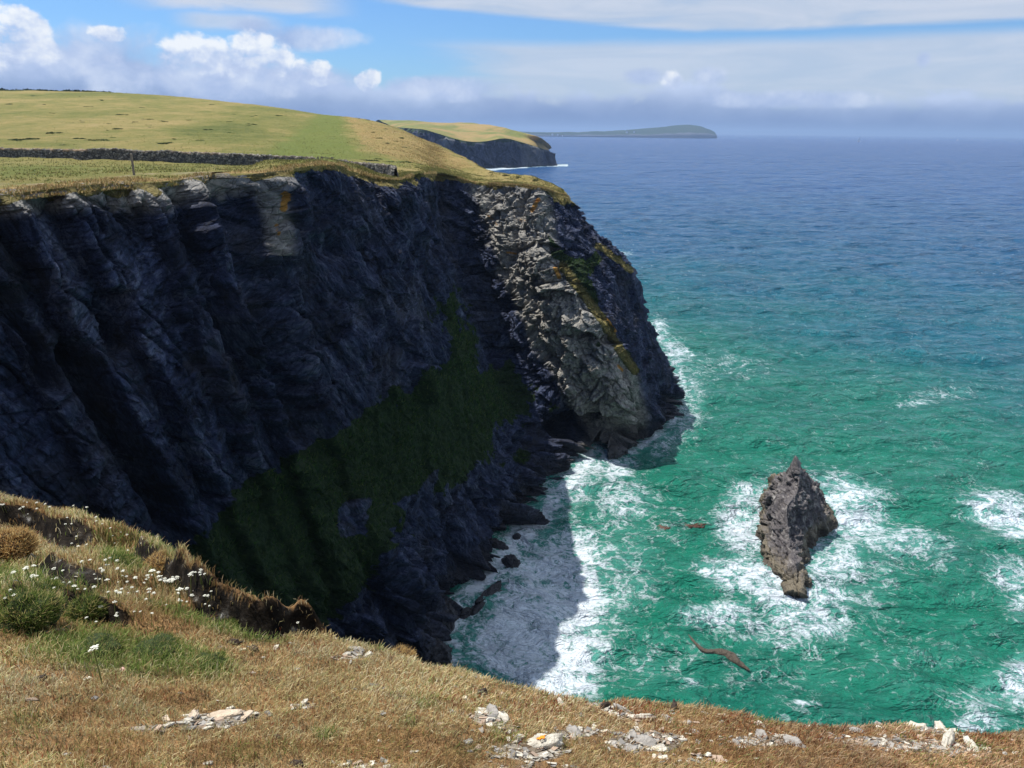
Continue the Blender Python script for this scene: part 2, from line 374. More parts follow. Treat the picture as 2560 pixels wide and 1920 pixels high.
def mat_turf(name):
    m, g, b = material(name)
    pos = g.node('ShaderNodeNewGeometry', out='Position')
    att = lambda k: g.node('ShaderNodeAttribute', out='Fac', attribute_name=k)
    n1 = g.noise(g.vm('MULTIPLY', pos, (1, 0.6, 1)), 0.035, 7, 0.6, 0.5); n2 = g.noise(pos, 0.22, 6, 0.65); n3 = g.noise(pos, 1.6, 5, 0.7)
    f = g.m('ADD', g.m('MULTIPLY', n1, 0.5), g.m('MULTIPLY', n2, 0.3)); f = g.m('ADD', f, g.m('MULTIPLY', n3, 0.2))
    c = g.ramp(f, [(0.34, (0.085, 0.105, 0.028)), (0.46, (0.165, 0.165, 0.048)), (0.54, (0.245, 0.205, 0.073)), (0.66, (0.35, 0.265, 0.12))])
    fl_ = g.smooth(g.noise(g.vm('MULTIPLY', pos, (0.5, 1, 1)), 0.75, 6, 0.72), 0.60, 0.70)
    c = g.mix(g.m('MULTIPLY', fl_, 0.75), c, (0.055, 0.068, 0.022))
    lush = g.m('MULTIPLY', att('lush'), g.smooth(n2, 0.3, 0.6, 0.75, 1.0))
    c = g.mix(lush, c, g.mix(n3, (0.085, 0.125, 0.024), (0.165, 0.19, 0.05)))
    dry = g.smooth(g.m('ADD', att('dry'), g.m('MULTIPLY', g.m('SUBTRACT', n3, 0.5), 0.9)), 0.3, 0.75)
    c = g.mix(dry, c, g.ramp(g.noise(pos, 2.2, 6, 0.75), [(0.3, (0.13, 0.085, 0.035)), (0.5, (0.31, 0.21, 0.085)), (0.7, (0.48, 0.35, 0.17))]))
    pth = g.smooth(g.m('ADD', att('path'), g.m('MULTIPLY', g.m('SUBTRACT', n2, 0.5), 0.8)), 0.4, 0.7)
    c = g.mix(pth, c, g.mix(n3, (0.26, 0.20, 0.13), (0.46, 0.38, 0.27)))
    bare = g.smooth(g.m('ADD', att('bare'), g.m('MULTIPLY', g.m('SUBTRACT', n3, 0.5), 1.2)), 0.4, 0.7)
    c = g.mix(bare, c, g.ramp(g.noise(g.vm('MULTIPLY', pos, (1, 1, 5)), 1.6, 6, 0.75), [(0.3, (0.05, 0.045, 0.038)), (0.5, (0.19, 0.17, 0.14)), (0.7, (0.42, 0.38, 0.30))]))
    g._in(b, 'Base Color', c); g._in(b, 'Roughness', 0.95); g._in(b, 'Specular IOR Level', 0.1)
    h = g.m('ADD', g.noise(pos, 2.8, 6, 0.75), g.m('MULTIPLY', n2, 1.5))
    g._in(b, 'Normal', g.node('ShaderNodeBump', {'Height': h, 'Strength': 0.9, 'Distance': 0.4}))
    return m

def mat_sea():
    m, g, b = material('sea_water')
    pos = g.node('ShaderNodeNewGeometry', out='Position')
    x, y, z = g.sep(pos)[:3]
    flat = g.comb(x, y, 0.0)
    att = lambda k: g.node('ShaderNodeAttribute', out='Fac', attribute_name=k)
    d = g.vm('LENGTH', flat, out='Value')
    ld = g.m('LOGARITHM', d, 10.0)                      # 2 = 100 m, 3 = 1 km
    patch = g.noise(g.vm('MULTIPLY', flat, (0.7, 1.0, 1)), 0.018, 4, 0.55, 0.6)
    patch2 = g.noise(flat, 0.06, 4, 0.6, 0.8)
    t = g.m('ADD', ld, g.m('MULTIPLY', g.m('SUBTRACT', patch, 0.5), 0.35))
    t = g.m('SUBTRACT', t, g.m('MULTIPLY', att('shoal'), 0.22))
    c = g.ramp(g.lin(t, 1.7, 3.7), [(0.03, (0.012, 0.172, 0.112)), (0.19, (0.010, 0.155, 0.120)), (0.30, (0.006, 0.125, 0.150)), (0.42, (0.004, 0.095, 0.200)), (0.60, (0.003, 0.078, 0.235)), (1.0, (0.002, 0.062, 0.235))])
    c = g.mix(g.smooth(patch2, 0.35, 0.75), c, g.mix(1.0, c, (0.78, 0.80, 0.86), 'MULTIPLY'))
    lump0 = g.noise(flat, 0.22, 5, 0.6, 0.8)
    # milky, aerated water round the surf
    foam = att('foam')
    c = g.mix(g.smooth(g.m('ADD', foam, g.m('MULTIPLY', g.m('SUBTRACT', lump0, 0.5), 0.5)), 0.05, 0.85, 0.0, 0.72), c, (0.11, 0.38, 0.33))
    # foam lace: ridges of warped noise, denser where the surf is
    wv = g.vm('SCALE', g.vm('SUBTRACT', g.noise(flat, 0.16, 4, 0.6, out=1), (0.5, 0.5, 0.5)), 7.0)
    p1 = g.vm('ADD', flat, wv)
    wv2 = g.vm('SCALE', g.vm('SUBTRACT', g.noise(flat, 0.9, 3, 0.6, out=1), (0.5, 0.5, 0.5)), 1.3)
    p2 = g.vm('ADD', p1, wv2)
    def rdg(p, s, det=2, dist=0.0):
        n = g.noise(p, s, det, 0.5, dist)
        return g.m('SUBTRACT', 1.0, g.m('MULTIPLY', g.m('ABSOLUTE', g.m('SUBTRACT', n, 0.5)), 5.0))
    r1, r2, r3 = rdg(p1, 0.34), rdg(p2, 0.95), rdg(p2, 2.3, 3)
    lace = g.m('MAXIMUM', g.m('MULTIPLY', r1, 0.96), g.m('MAXIMUM', g.m('MULTIPLY', r2, 0.93), g.m('MULTIPLY', r3, 0.84)))
    lump = g.noise(p2, 0.45, 6, 0.65)
    cl0 = lambda v: g.m('MAXIMUM', v, 0.0)
    pat = g.m('ADD', g.m('ADD', g.m('MULTIPLY', cl0(r1), 0.26), g.m('MULTIPLY', cl0(r2), 0.24)), g.m('ADD', g.m('MULTIPLY', cl0(r3), 0.16), g.m('MULTIPLY', lace, 0.20)))
    pat = g.m('ADD', pat, g.m('MULTIPLY', lump, 0.45))
    fn = g.m('ADD', foam, g.m('MULTIPLY', g.m('SUBTRACT', g.noise(flat, 0.10, 4, 0.6, 1.0), 0.5), 0.75))
    fn = g.m('MULTIPLY', fn, g.smooth(foam, 0.0, 0.08))
    th = g.lin(fn, 0.0, 1.0, 0.98, 0.47)
    fm = g.smooth(g.m('SUBTRACT', pat, th), -0.05, 0.36)
    # scattered whitecaps further out
    cap = g.noise(g.vm('MULTIPLY', flat, (0.10, 0.32, 1)), 1.0, 5, 0.7, 0.3)
    fm = g.m('MAXIMUM', fm, g.m('MULTIPLY', g.smooth(cap, 0.765, 0.80), 0.75))
    fm = g.m('MINIMUM', fm, 1.0)
    c = g.mix(fm, c, (0.66, 0.74, 0.80))
    g._in(b, 'Base Color', c)
    g._in(b, 'Roughness', g.m('ADD', g.m('MULTIPLY', fm, 0.55), g.smooth(ld, 2.0, 3.4, 0.08, 0.22))); g._in(b, 'IOR', 1.33)
    g._in(b, 'Specular IOR Level', g.smooth(ld, 1.9, 3.0, 0.42, 0.36))
    # ripples
    rs = g.node('ShaderNodeMapping', {'Vector': flat, 'Rotation': (0, 0, R(12)), 'Scale': (0.55, 1.0, 1.0)})
    h = g.m('MULTIPLY', g.noise(rs, 1.3, 6, 0.62, 0.5), 0.55)
    h = g.m('ADD', h, g.m('MULTIPLY', g.noise(rs, 0.30, 5, 0.6, 0.6), 2.5))
    h = g.m('ADD', h, g.m('MULTIPLY', g.noise(rs, 0.07, 4, 0.6, 0.5), g.smooth(ld, 2.1, 2.7, 0.0, 10.0)))
    h = g.m('ADD', h, g.m('MULTIPLY', g.noise(rs, 0.02, 4, 0.6, 0.5), g.smooth(ld, 2.7, 3.3, 0.0, 34.0)))
    h = g.m('ADD', h, g.m('MULTIPLY', fm, 0.10))
    g._in(b, 'Normal', g.node('ShaderNodeBump', {'Height': h, 'Strength': 1.0, 'Distance': 1.7}))
    return m

def mat_vertcol(name, rough=0.85, trans=0.0):
    m, g, b = material(name)
    c = g.node('ShaderNodeAttribute', out='Color', attribute_name='tint')
    if trans:
        tr = g.node('ShaderNodeBsdfTranslucent', {'Color': c}); mx = g.node('ShaderNodeMixShader', {0: trans, 1: b.outputs[0], 2: tr})
        out = [q for q in g.n if q.type == 'OUTPUT_MATERIAL'][0]; g.l.new(mx, out.inputs[0])
    g._in(b, 'Base Color', c); g._in(b, 'Roughness', rough); g._in(b, 'Specular IOR Level', 0.15)
    return m

ROCK = mat_rock('slate_cliff')
TURF = mat_turf('clifftop_turf')
SEA = mat_sea()

# ================================================================== MAIN HEADLAND: cliff face
def cliff_net():
    K = [
     [W(-44, -6, 45.5), W(-43, -5, 36), W(-41, -4, 27), W(-39, -3, 18), W(-37, -2, 8), W(-35, -1, -2)],
     [W(-41, 14, 45.3), W(-40, 14.5, 36), W(-38, 15, 27), W(-36, 16, 18), W(-34, 17, 8), W(-32, 18, -2)],
     [P(-500, 560, 30.0), P(-480, 800, 29), P(-450, 1100, 28.3), P(-420, 1400, 27.5), W(-28, 27, 9), W(-27, 28, -2)],
     [P(-200, 515, 37), P(-190, 800, 35.5), P(-170, 1050, 34.5), P(-120, 1300, 33.5), P(-50, 1600, 33), W(-24, 35, -2)],
     [P(0, 488, 42), P(5, 720, 40), P(20, 960, 38.5), P(60, 1200, 37.5), P(150, 1480, 37.5), W(-20, 40, -2)],
     [P(235, 462, 47), P(250, 700, 44.5), P(285, 930, 43), P(340, 1180, 42), P(430, 1400, 42.5), W(-17, 47, -2)],
     [P(400, 455, 51), P(420, 700, 48), P(460, 900, 46.5), P(520, 1120, 46), P(600, 1330, 47.5), W(-13, 53, -2)],
     [P(540, 438, 56), P(570, 650, 53), P(610, 860, 51.5), P(660, 1080, 51), P(740, 1290, 53), W(-10, 57, -2)],
     [P(600, 437, 58.5), P(645, 640, 56.5), P(690, 850, 54.6), P(730, 1060, 53.6), P(830, 1270, 55.5), W(-8, 60, -2)],
     [P(665, 431, 61), P(708, 620, 59.5), P(755, 830, 57.8), P(800, 1070, 56.8), P(900, 1260, 59.2), B(1074, 1628)],
     [P(735, 420, 64.5), P(775, 620, 63), P(820, 830, 61.2), P(870, 1040, 60.4), P(960, 1260, 63.0), B(1115, 1530)],
     [P(830, 413, 69.5), P(870, 620, 67.2), P(915, 820, 65.5), P(960, 1010, 64.8), P(1040, 1220, 68), B(1140, 1458)],
     [P(912, 440, 77), P(955, 620, 72), P(1000, 800, 70), P(1045, 960, 70), P(1110, 1170, 74), B(1195, 1405)],
     [P(985, 449, 79), P(1030, 620, 77), P(1075, 780, 76.5), P(1115, 930, 77), P(1175, 1120, 80), B(1241, 1365)],
     [P(1045, 436, 92), P(1080, 600, 89), P(1120, 750, 87), P(1165, 900, 86.5), P(1225, 1080, 88), B(1309, 1262)],
     [P(1115, 437, 126), P(1140, 590, 120), P(1170, 730, 114), P(1215, 880, 108), P(1280, 1050, 101), B(1380, 1205)],
     [P(1185, 455, 132), P(1195, 580, 126), P(1225, 720, 120.5), P(1275, 850, 115), P(1340, 980, 110), B(1430, 1145)],
     [P(1265, 460, 127), P(1285, 580, 120), P(1330, 720, 115), P(1380, 850, 111), P(1440, 990, 108.6), B(1480, 1122)],
     [P(1345, 468, 122), P(1365, 600, 115), P(1420, 700, 111.5), P(1490, 800, 109), P(1550, 930, 108), B(1542, 1130)],
     [P(1385, 479, 124), P(1420, 600, 119), P(1490, 710, 115.5), P(1553, 830, 113), P(1603, 980, 111.8), B(1580, 1104)],
     [P(1410, 487, 127), P(1450, 580, 123), P(1525, 700, 120), P(1580, 830, 118.5), P(1638, 960, 118), B(1642, 1070)],
     [P(1424, 495, 129), P(1475, 567, 127), P(1570, 675, 125), P(1612, 812, 126), P(1664, 930, 128), B(1670, 990)],
     [P(1400, 487, 137), P(1440, 560, 138), P(1525, 660, 139), P(1580, 780, 141), P(1630, 880, 146), B(1640, 925)],
     [W(2, 150, 37), W(6, 155, 28), W(12, 160, 19), W(16, 166, 12), W(20, 172, 5), W(22, 178, -2)],
     [W(-14, 178, 37), W(-10, 186, 28), W(-6, 194, 19), W(-2, 200, 12), W(2, 206, 5), W(4, 210, -2)],
    ]
    return np.array(K)
KN = cliff_net()
rim_t = np.concatenate([[0], np.cumsum(np.linalg.norm(np.diff(KN[:, 2], axis=0), axis=1)*0.55+np.linalg.norm(np.diff(KN[:, 0], axis=0), axis=1)*0.45)])
U0, U1 = rim_t[0], rim_t[-1]
def uspace(n):
    """parameter samples, dense over the part that is seen"""
    a, b_ = rim_t[3], rim_t[21]
    n0, n2 = int(n*0.05), int(n*0.05)
    return np.concatenate([np.linspace(U0, a, n0, endpoint=False), np.linspace(a, b_, n-n0-n2, endpoint=False), np.linspace(b_, U1, n2)])
def rim_jitter(p):
    q = p*np.array([1, 1, 0.0])
    j = fbm(q/5.0, 4, 31, 0.6)*1.0+fbm(q/0.9, 3, 35, 0.6)*0.28
    return j
US = uspace(1500)
def face_surface(nu, nv):
    us = US if nu == 1500 else uspace(nu)
    C = herm(KN, rim_t, us)                              # (nu,6,3)
    vk = np.linspace(0, 1, 6); vs = np.linspace(0, 1, nv)
    G = np.moveaxis(herm(np.moveaxis(C, 1, 0), vk, vs), 0, 1)
    return us, vs, G
NU, NV = 1500, 680
us, vs, G0 = face_surface(NU, NV)
nr = normals(G0)
if nr[700, 300]@np.array([0.7, -0.7, 0.3]) < 0: nr = -nr
nh = nr.copy(); nh[..., 2] *= 0.35; nh /= np.linalg.norm(nh, axis=-1, keepdims=True)
from math import pi
fx, fy = project(G0); fx /= D; fy /= D                    # sheet coordinates of the smooth face
vv = np.broadcast_to(vs[None, :], fx.shape)
uu = np.broadcast_to(us[:, None], fx.shape)
ub = lambda k: float(np.interp(k, np.arange(len(rim_t)), rim_t))
wL = 1-sstep(uu, ub(9.0), ub(11.5))                        # left slate wall
wB = sstep(uu, ub(14.9), ub(15.6))*(1-sstep(uu, ub(18.1), ub(18.9)))   # pale buttress
wV = np.clip(1-wL-wB, 0, 1)
def rot(p, ax, deg):
    c, s = math.cos(R(deg)), math.sin(R(deg)); q = p.copy(); i, j = {'x': (1, 2), 'y': (0, 2), 'z': (0, 1)}[ax]
    q[..., i], q[..., j] = c*p[..., i]-s*p[..., j], s*p[..., i]+c*p[..., j]; return q
warp = np.stack([fbm(G0/6.0, 3, 61), fbm(G0/6.0, 3, 67), fbm(G0/6.0, 3, 71)], -1)
Gw = G0+warp*1.6
pl = rot(rot(Gw, 'z', -55), 'y', -28)                       # slabs dipping down to the right
fa, ea = facets(pl/np.array([3.0, 5.0, 12.0]), 3, 1.5)
fb, eb = facets(rot(rot(Gw, 'z', -55), 'y', 58)/np.array([0.9, 1.6, 3.4]), 13, 1.2)
fc, ec = facets(Gw/np.array([1.5, 1.5, 5.5]), 23, 1.2)
fd, ed = facets(rot(rot(Gw, 'z', -55), 'y', -35)/np.array([1.8, 2.6, 4.4]), 33, 1.9)
fe, ee = facets(Gw/np.array([0.75, 0.75, 0.8]), 43, 1.2)
disp = fbm(G0/11.0, 3, 5)*1.2
fg, eg = facets(pl/np.array([0.55, 0.9, 1.9]), 53, 1.3)
crk = lambda e, w: np.exp(-(e/w)**2)
# broad slabs parted by steep clefts that lean down to the right
sl = fx*0.899-fy*0.438+warp[..., 0]*11+(warp[..., 1]*5)+6*fb
sl = sl+0.10*(fy-650)*np.sin(sl/90.0)
bnd = np.array([-700, -560, -420, -290, -178, -60, 60, 150, 248, 345, 470, 600, 760.0]); am_ = np.array([1.5, 1.8, 1.2, 2.0, 2.2, 1.4, 1.6, 2.6, 1.3, 1.6, 1.2, 1.2, 1.2])
ki = np.clip(np.searchsorted(bnd, sl.ravel())-1, 0, len(bnd)-2).reshape(sl.shape); tt_ = np.clip((sl-bnd[ki])/(bnd[ki+1]-bnd[ki]), 0, 1)
slab = am_[ki]*(0.5-tt_)*(0.55+0.45*sstep(fbm(G0/9.0, 2, 57), -.4, .4)); cle = np.exp(-(np.minimum(tt_*(bnd[ki+1]-bnd[ki]), 1e3)/6.5)**2)
s2 = fx*0.42+fy*0.91+warp[..., 2]*16+9*fa; q2 = s2/70.0; st2 = (q2-np.floor(q2)); TONE = _h(np.floor(q2+0.5*_h(ki, ki, ki, 77)).astype(int), ki, ki*0, 9)*0.6+_h(ki, ki*0, ki*0, 19)*0.4; a2 = _h(np.floor(q2).astype(int), ki, ki*0, 5)
disp = disp*0.75+wL*(slab*1.55-0.8*cle*am_[ki]*0.6+(0.5-st2)*a2*0.55+fa*0.20+fb*0.13+fg*0.14+fe*0.07-0.45*crk(ea, 0.05)-0.2*crk(eb, 0.06))
disp = disp+wV*(fc*0.42+fa*0.35+ridged(Gw/np.array([1.1, 1.1, 6.0]), 3, 77)*0.34+fg*0.14+fe*0.06)
disp = disp+wB*(fd*0.55+fa*0.35+fb*0.25+fe*0.20+fg*0.18-0.40*crk(ed, 0.05)-0.15*crk(eb, 0.05))
disp = disp+fbm(G0/0.5, 3, 91)*0.06
cvd = np.zeros_like(disp)
# gullies, hollows and ribs
def carve(pts, w, depth, p=2.0):
    global cvd
    d = dist_poly(fx+warp[..., 0]*10, fy+warp[..., 1]*5, pts); cvd = cvd-depth*1.35*np.exp(-(d/w)**(p+1.0))
carve([(500, 330), (503, 380), (512, 430), (540, 500), (565, 590), (600, 690), (622, 780), (640, 880), (662, 950)], 40, 2.5, 2.4)
carve([(395, 470), (440, 600), (500, 715), (560, 800), (620, 900)], 9, 1.5)
carve([(160, 760), (230, 900), (310, 1010), (380, 1120)], 26, 2.6, 2.4)
carve([(262, 650), (268, 700), (272, 750)], 26, 2.4, 3)
carve([(170, 415), (215, 500)], 6, 0.9); carve([(300, 420), (345, 520), (420, 700)], 6, 0.9); carve([(235, 410), (260, 470)], 6, 0.8)
carve([(0, 640), (60, 720), (110, 830)], 22, 1.8)
carve([(905, 385), (920, 470), (935, 600), (980, 760)], 12, 1.3)
carve([(975, 400), (985, 520), (1030, 640), (1090, 760)], 26, 1.8)
carve([(1020, 640), (1090, 800), (1150, 900)], 20, 1.6)
carve([(1130, 420), (1110, 500), (1095, 560)], 11, 1.0)
carve([(1240, 925), (1290, 925), (1325, 930)], 24, 5.0, 3)      # undercut at the foot of the buttress
carve([(1225, 905), (1180, 930), (1130, 970)], 26, 2.2)
carve([(1150, 640), (1160, 665)], 14, 1.2); carve([(1262, 730), (1272, 760)], 14, 1.6); carve([(1165, 745), (1172, 775)], 10, 1.3)
carve([(700, 530), (740, 545)], 22, 0.9)
# protruding ribs
carve([(560, 350), (575, 390), (596, 430), (604, 500), (606, 545)], 34, -1.5, 1.4)
carve([(1250, 700), (1300, 790), (1340, 850)], 26, -1.0)
carve([(890, 790), (905, 860)], 9, -1.6)
carve([(1160, 560), (1190, 640), (1220, 700)], 24, -0.9)
# broken, shelving foot
apr0 = sstep(-sdist(fx, fy, [(400, 1180), (560, 1015), (760, 900), (905, 830), (965, 770), (975, 640), (1040, 790), (1150, 830), (1130, 900), (1045, 1000), (890, 1095), (830, 1200), (740, 1320), (420, 1420)]), -10, 20)
disp = disp*(1-0.45*apr0)+apr0*(np.abs(fbm(G0/1.3, 3, 97))*0.55+fbm(G0/0.45, 2, 99)*0.12)
foot = sstep(vv, 0.80, 0.97); disp = disp+foot*(fd*1.3+fc*0.8)*0.9
vis = sstep(vv, 0.0, 0.045)
rj = rim_jitter(G0[:, 0])
amp = 0.25+0.75*vis
D3 = disp*amp
K0 = 26; rc = cvd[:, K0]*0.9; rc = np.convolve(np.pad(rc, 6, mode='edge'), np.ones(13)/13, 'valid')
cw = sstep(vv, vs[K0]*0.3, vs[K0]*1.6)
D3 = D3*sstep(vv, 0.0, 0.02)+rj[:, None]*(1-sstep(vv, 0.0, 0.12))+cvd*cw+rc[:, None]*(1-cw)
FACE = G0+nh*D3[..., None]
FACE[..., 2] += (fbm(G0/2.0, 3, 3)*0.25)*vis
gx, gy = project(FACE); gx /= D; gy /= D
nz1 = fbm(FACE/3.5, 4, 101); nz2 = fbm(FACE/1.0, 3, 111)
apron = [(400, 1180), (500, 1080), (560, 1015), (680, 965), (760, 900), (840, 880), (905, 830), (930, 790), (965, 770), (955, 690), (935, 640), (975, 640), (1010, 700), (1040, 790), (1100, 780), (1150, 830), (1185, 870), (1130, 900), (1065, 930), (1045, 1000), (965, 1050), (890, 1095), (888, 1160), (830, 1200), (790, 1250), (740, 1320), (640, 1420), (420, 1420)]
veg = sstep(-sdist(gx, gy, apron)+nz1*46+nz2*22, -14, 14)
hole = [[(820, 1090), (900, 1060), (950, 1010), (930, 1090), (880, 1110)], [(720, 1090), (800, 1080), (790, 1160), (730, 1150)]]
for h in hole: veg = veg*(1-0.9*sstep(-sdist(gx, gy, h)+nz1*20, -8, 12))
# grassy patch on the shaded seaward side, crest line and rim turf
side = [(1175, 490), (1200, 520), (1240, 560), (1290, 545), (1300, 560), (1275, 600), (1300, 690), (1330, 720), (1370, 790), (1345, 770), (1290, 680), (1240, 600), (1190, 560)]
sv = sstep(-sdist(gx, gy, side)+nz1*16, -8, 10)
crest = np.exp(-(dist_poly(gx, gy, [(1215, 575), (1245, 615), (1275, 655), (1300, 690), (1345, 765), (1372, 800)])/13.0)**2)
notch = np.exp(-(dist_poly(gx, gy, [(1292, 530), (1340, 565), (1362, 585)])/10.0)**2)
lip = 1-sstep(vv*42-nz1*1.3-np.clip(nz2, -1, 1)*0.5, 0.1, 1.0)
rlip = sstep(uu, ub(17.5), ub(20.0))*(1-sstep(vv*42-nz1*2.5, 1.5, 4.0))
spots = [(1128, 985, 22, 0.9), (1085, 1000, 12, .6), (1293, 745, 9, .8), (640, 930, 10, .5), (330, 375, 14, .5), (1120, 990, 16, .7)]
sp = np.zeros_like(veg)
for (a, b_, r_, k) in spots: sp = np.maximum(sp, k*np.exp(-(np.hypot(gx-a, gy-b_)/r_)**2))
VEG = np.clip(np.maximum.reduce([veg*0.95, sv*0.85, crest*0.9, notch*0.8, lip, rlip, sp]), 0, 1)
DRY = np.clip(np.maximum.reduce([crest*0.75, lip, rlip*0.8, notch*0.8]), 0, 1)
lich = np.zeros_like(veg)
for (pts, w, k) in [([(617, 420), (613, 450)], 9, 1.0), ([(597, 487), (602, 505)], 7, .7), ([(1150, 455), (1163, 430)], 8, .7), ([(1200, 580), (1208, 598)], 7, .85),
                    ([(1225, 590), (1245, 620)], 8, .7), ([(1310, 690), (1328, 715)], 6, .8), ([(1345, 770), (1372, 805)], 6, .95), ([(1335, 790), (1345, 800)], 5, .7), ([(1055, 465), (1075, 485)], 8, .5),
                    ([(1095, 545), (1115, 548)], 4, .7), ([(1150, 480), (1110, 470)], 10, .45)]:
    lich = np.maximum(lich, k*np.exp(-(dist_poly(gx, gy, pts)/w)**2))
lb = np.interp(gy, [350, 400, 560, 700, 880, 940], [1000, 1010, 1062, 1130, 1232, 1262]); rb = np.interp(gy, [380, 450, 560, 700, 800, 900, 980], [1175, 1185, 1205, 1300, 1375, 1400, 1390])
pale = sstep(gx-lb+nz1*22, -10, 14)*(1-sstep(gx-rb+nz1*14, -10, 14))*0.95*(0.5+0.5*sstep(gy+nz1*25, 990, 915))*(uu > ub(13.5))  # pale colour cut at the cast-shadow edge; shaded rock left of it painted dark slate
spur = np.exp(-(dist_poly(gx, gy, [(560, 385), (590, 440), (605, 500), (606, 545)])/30.0)**4)*(gy < 548+nz1*12)*(1-sstep(gy+(575-gx)*1.0-nz1*10, 520, 545))  # spur's sunlight painted as pale rock, clipped at the rim's diagonal shadow edge
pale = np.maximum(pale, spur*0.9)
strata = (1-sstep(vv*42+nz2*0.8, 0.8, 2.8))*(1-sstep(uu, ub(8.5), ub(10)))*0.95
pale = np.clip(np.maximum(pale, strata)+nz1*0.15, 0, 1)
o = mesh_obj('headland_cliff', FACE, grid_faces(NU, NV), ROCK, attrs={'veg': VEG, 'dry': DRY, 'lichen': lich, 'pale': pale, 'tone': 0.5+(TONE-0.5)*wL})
tag(o, kind='structure')

# ================================================================== MAIN HEADLAND: turf top
SK = [ # wall-foot row, skyline row, far row (falls to the sea behind)
 (W(-120, 10, 46), W(-330, 60, 66), W(-600, 100, 60)),
 (W(-110, 60, 44.5), W(-330, 220, 66), W(-600, 380, 60)),
 (P(-600, 420, 95), P(-700, 222, 380), None), (P(-260, 398, 96), P(-300, 224, 370), None), (P(0, 394, 95), P(0, 229, 360), None), (P(233, 400, 94), P(230, 233, 355), None),
 (P(400, 402, 93), P(390, 241, 345), None), (P(540, 405, 92), P(520, 251, 335), None), (P(610, 409, 91), P(590, 258, 325), None),
 (P(680, 413, 90), P(680, 268, 315), None), (P(750, 419, 89), P(750, 278, 300), None), (P(830, 424, 87), P(830, 290, 285), None),
 (P(905, 431, 86), P(915, 300, 268), None), (P(985, 439, 84.5), P(985, 317, 250), None), (P(1055, 424, 105), P(1050, 345, 222), None),
 (P(1120, 428, 134), P(1105, 369, 200), None), (P(1190, 443, 139), P(1165, 397, 180), None), (P(1262, 450, 137), P(1235, 432, 160), None),
 (P(1338, 459, 132), P(1315, 443, 148), None), (P(1378, 472, 131), P(1355, 455, 143), None), (P(1405, 483, 131), P(1392, 469, 139), None),
 (P(1421, 491, 132), P(1416, 485, 137), None), (P(1396, 485, 140), P(1392, 482, 143), None), (W(0, 151, 37.2), W(-3, 153, 37), None), (W(-16, 178, 37.2), W(-18, 180, 37), None)]
top = []
for i, (wf, skl, far) in enumerate(SK):
    rimp = KN[i, 0]
    s1 = rimp+(wf-rimp)*0.25; s1 = s1+W(0, 0, 0.10)
    if 9 <= i <= 12: s1 = s1+W(0, 0, 0.55)
    mh = wf+(skl-wf)*0.33; mh[2] -= 0.8
    mh2 = wf+(skl-wf)*0.68; mh2[2] += 0.4
    if far is None:
        rd = skl-EYE; rd[2] = 0; rd = rd/np.linalg.norm(rd); lf = np.array([-rd[1], rd[0], 0.0])
        far = skl+rd*(60 if i < 21 else 12)+lf*(12 if i > 10 else 2); far[2] = skl[2]-(12 if i < 12 else 30 if i < 21 else 8)
    rd = far-EYE; rd[2] = 0; rd = rd/np.linalg.norm(rd)
    far2 = far+rd*(60 if i < 21 else 8)+np.array([-rd[1], rd[0], 0])*10; far2[2] = max(far[2]-30, -2)
    top.append([rimp, s1, wf, mh, mh2, skl, far, far2])
top = np.array(top)
vk = np.array([0, .12, .26, .45, .66, .86, .94, 1.0])
TN = 900; us2 = uspace(TN)
C = herm(top, rim_t, us2)
vs2 = np.concatenate([np.linspace(0, .05, 26, endpoint=False), np.linspace(.05, .3, 110, endpoint=False), np.linspace(.3, .9, 190, endpoint=False), np.linspace(.9, 1, 20)])
T0 = np.moveaxis(herm(np.moveaxis(C, 1, 0), vk, vs2, True), 0, 1)
v2 = np.broadcast_to(vs2[None, :], T0.shape[:2])
# follow the ragged rim of the face
rimF = herm(KN, rim_t, us2)[:, 0]
nhi = np.stack([np.interp(us2, US, nh[:, 0, k]) for k in range(3)], -1); nhi[:, 2] = 0
jit = rim_jitter(rimF)+np.interp(us2, US, rc)+0.16+0.10*fbm(rimF/0.35, 2, 201)
off = nhi[:, None, :]*(jit[:, None]*np.exp(-(v2/0.04)**2))[..., None]
TOP = T0+off
hgt = fbm(T0*np.array([1, 1, 0])/18, 4, 211)*0.45*sstep(v2, 0.03, 0.3)+fbm(T0*np.array([1, 1, 0])/2.2, 4, 213)*0.20*sstep(v2, 0, 0.02)
TOP[..., 2] += hgt
TOP[:, 0, 2] -= 0.30; TOP[:, 1, 2] -= 0.06
tx, ty = project(TOP); tx /= D; ty /= D
n_a = fbm(TOP*np.array([1, 1, 0])/4, 4, 221); n_b = fbm(TOP*np.array([1, 1, 0])/1.2, 3, 223)
lush = sstep(-sdist(tx, ty, [(560, 345), (700, 240), (735, 250), (745, 300), (790, 345), (900, 352), (960, 362), (900, 350), (760, 342)])+n_a*14, -16, 10)*0.9
lush = np.maximum(lush, sstep(-sdist(tx, ty, [(0, 352), (200, 358), (450, 358), (420, 372), (200, 375), (0, 388)])+n_a*6, -6, 6)*0.55)
dry = sstep(v2, 0.0, 0.012)*(1-sstep(v2+n_a*0.015, 0.012, 0.075))*0.9
dry = np.maximum(dry, sstep(-sdist(tx, ty, [(745, 252), (830, 262), (900, 285), (1050, 370), (960, 362), (850, 345), (790, 320)])+n_a*14, -14, 8)*0.55)
dry = np.maximum(dry, sstep(np.repeat(us2[:, None], v2.shape[1], 1), ub(13.5), ub(15.5))*0.35)
dry = np.maximum(dry, sstep(v2, .6, .85)*0.35*(tx < 520))
path = 0.5*np.exp(-(dist_poly(tx, ty+n_b*2, [(-40, 397), (60, 398), (140, 392), (220, 386), (290, 378), (400, 374), (480, 372)])/5.0)**2)
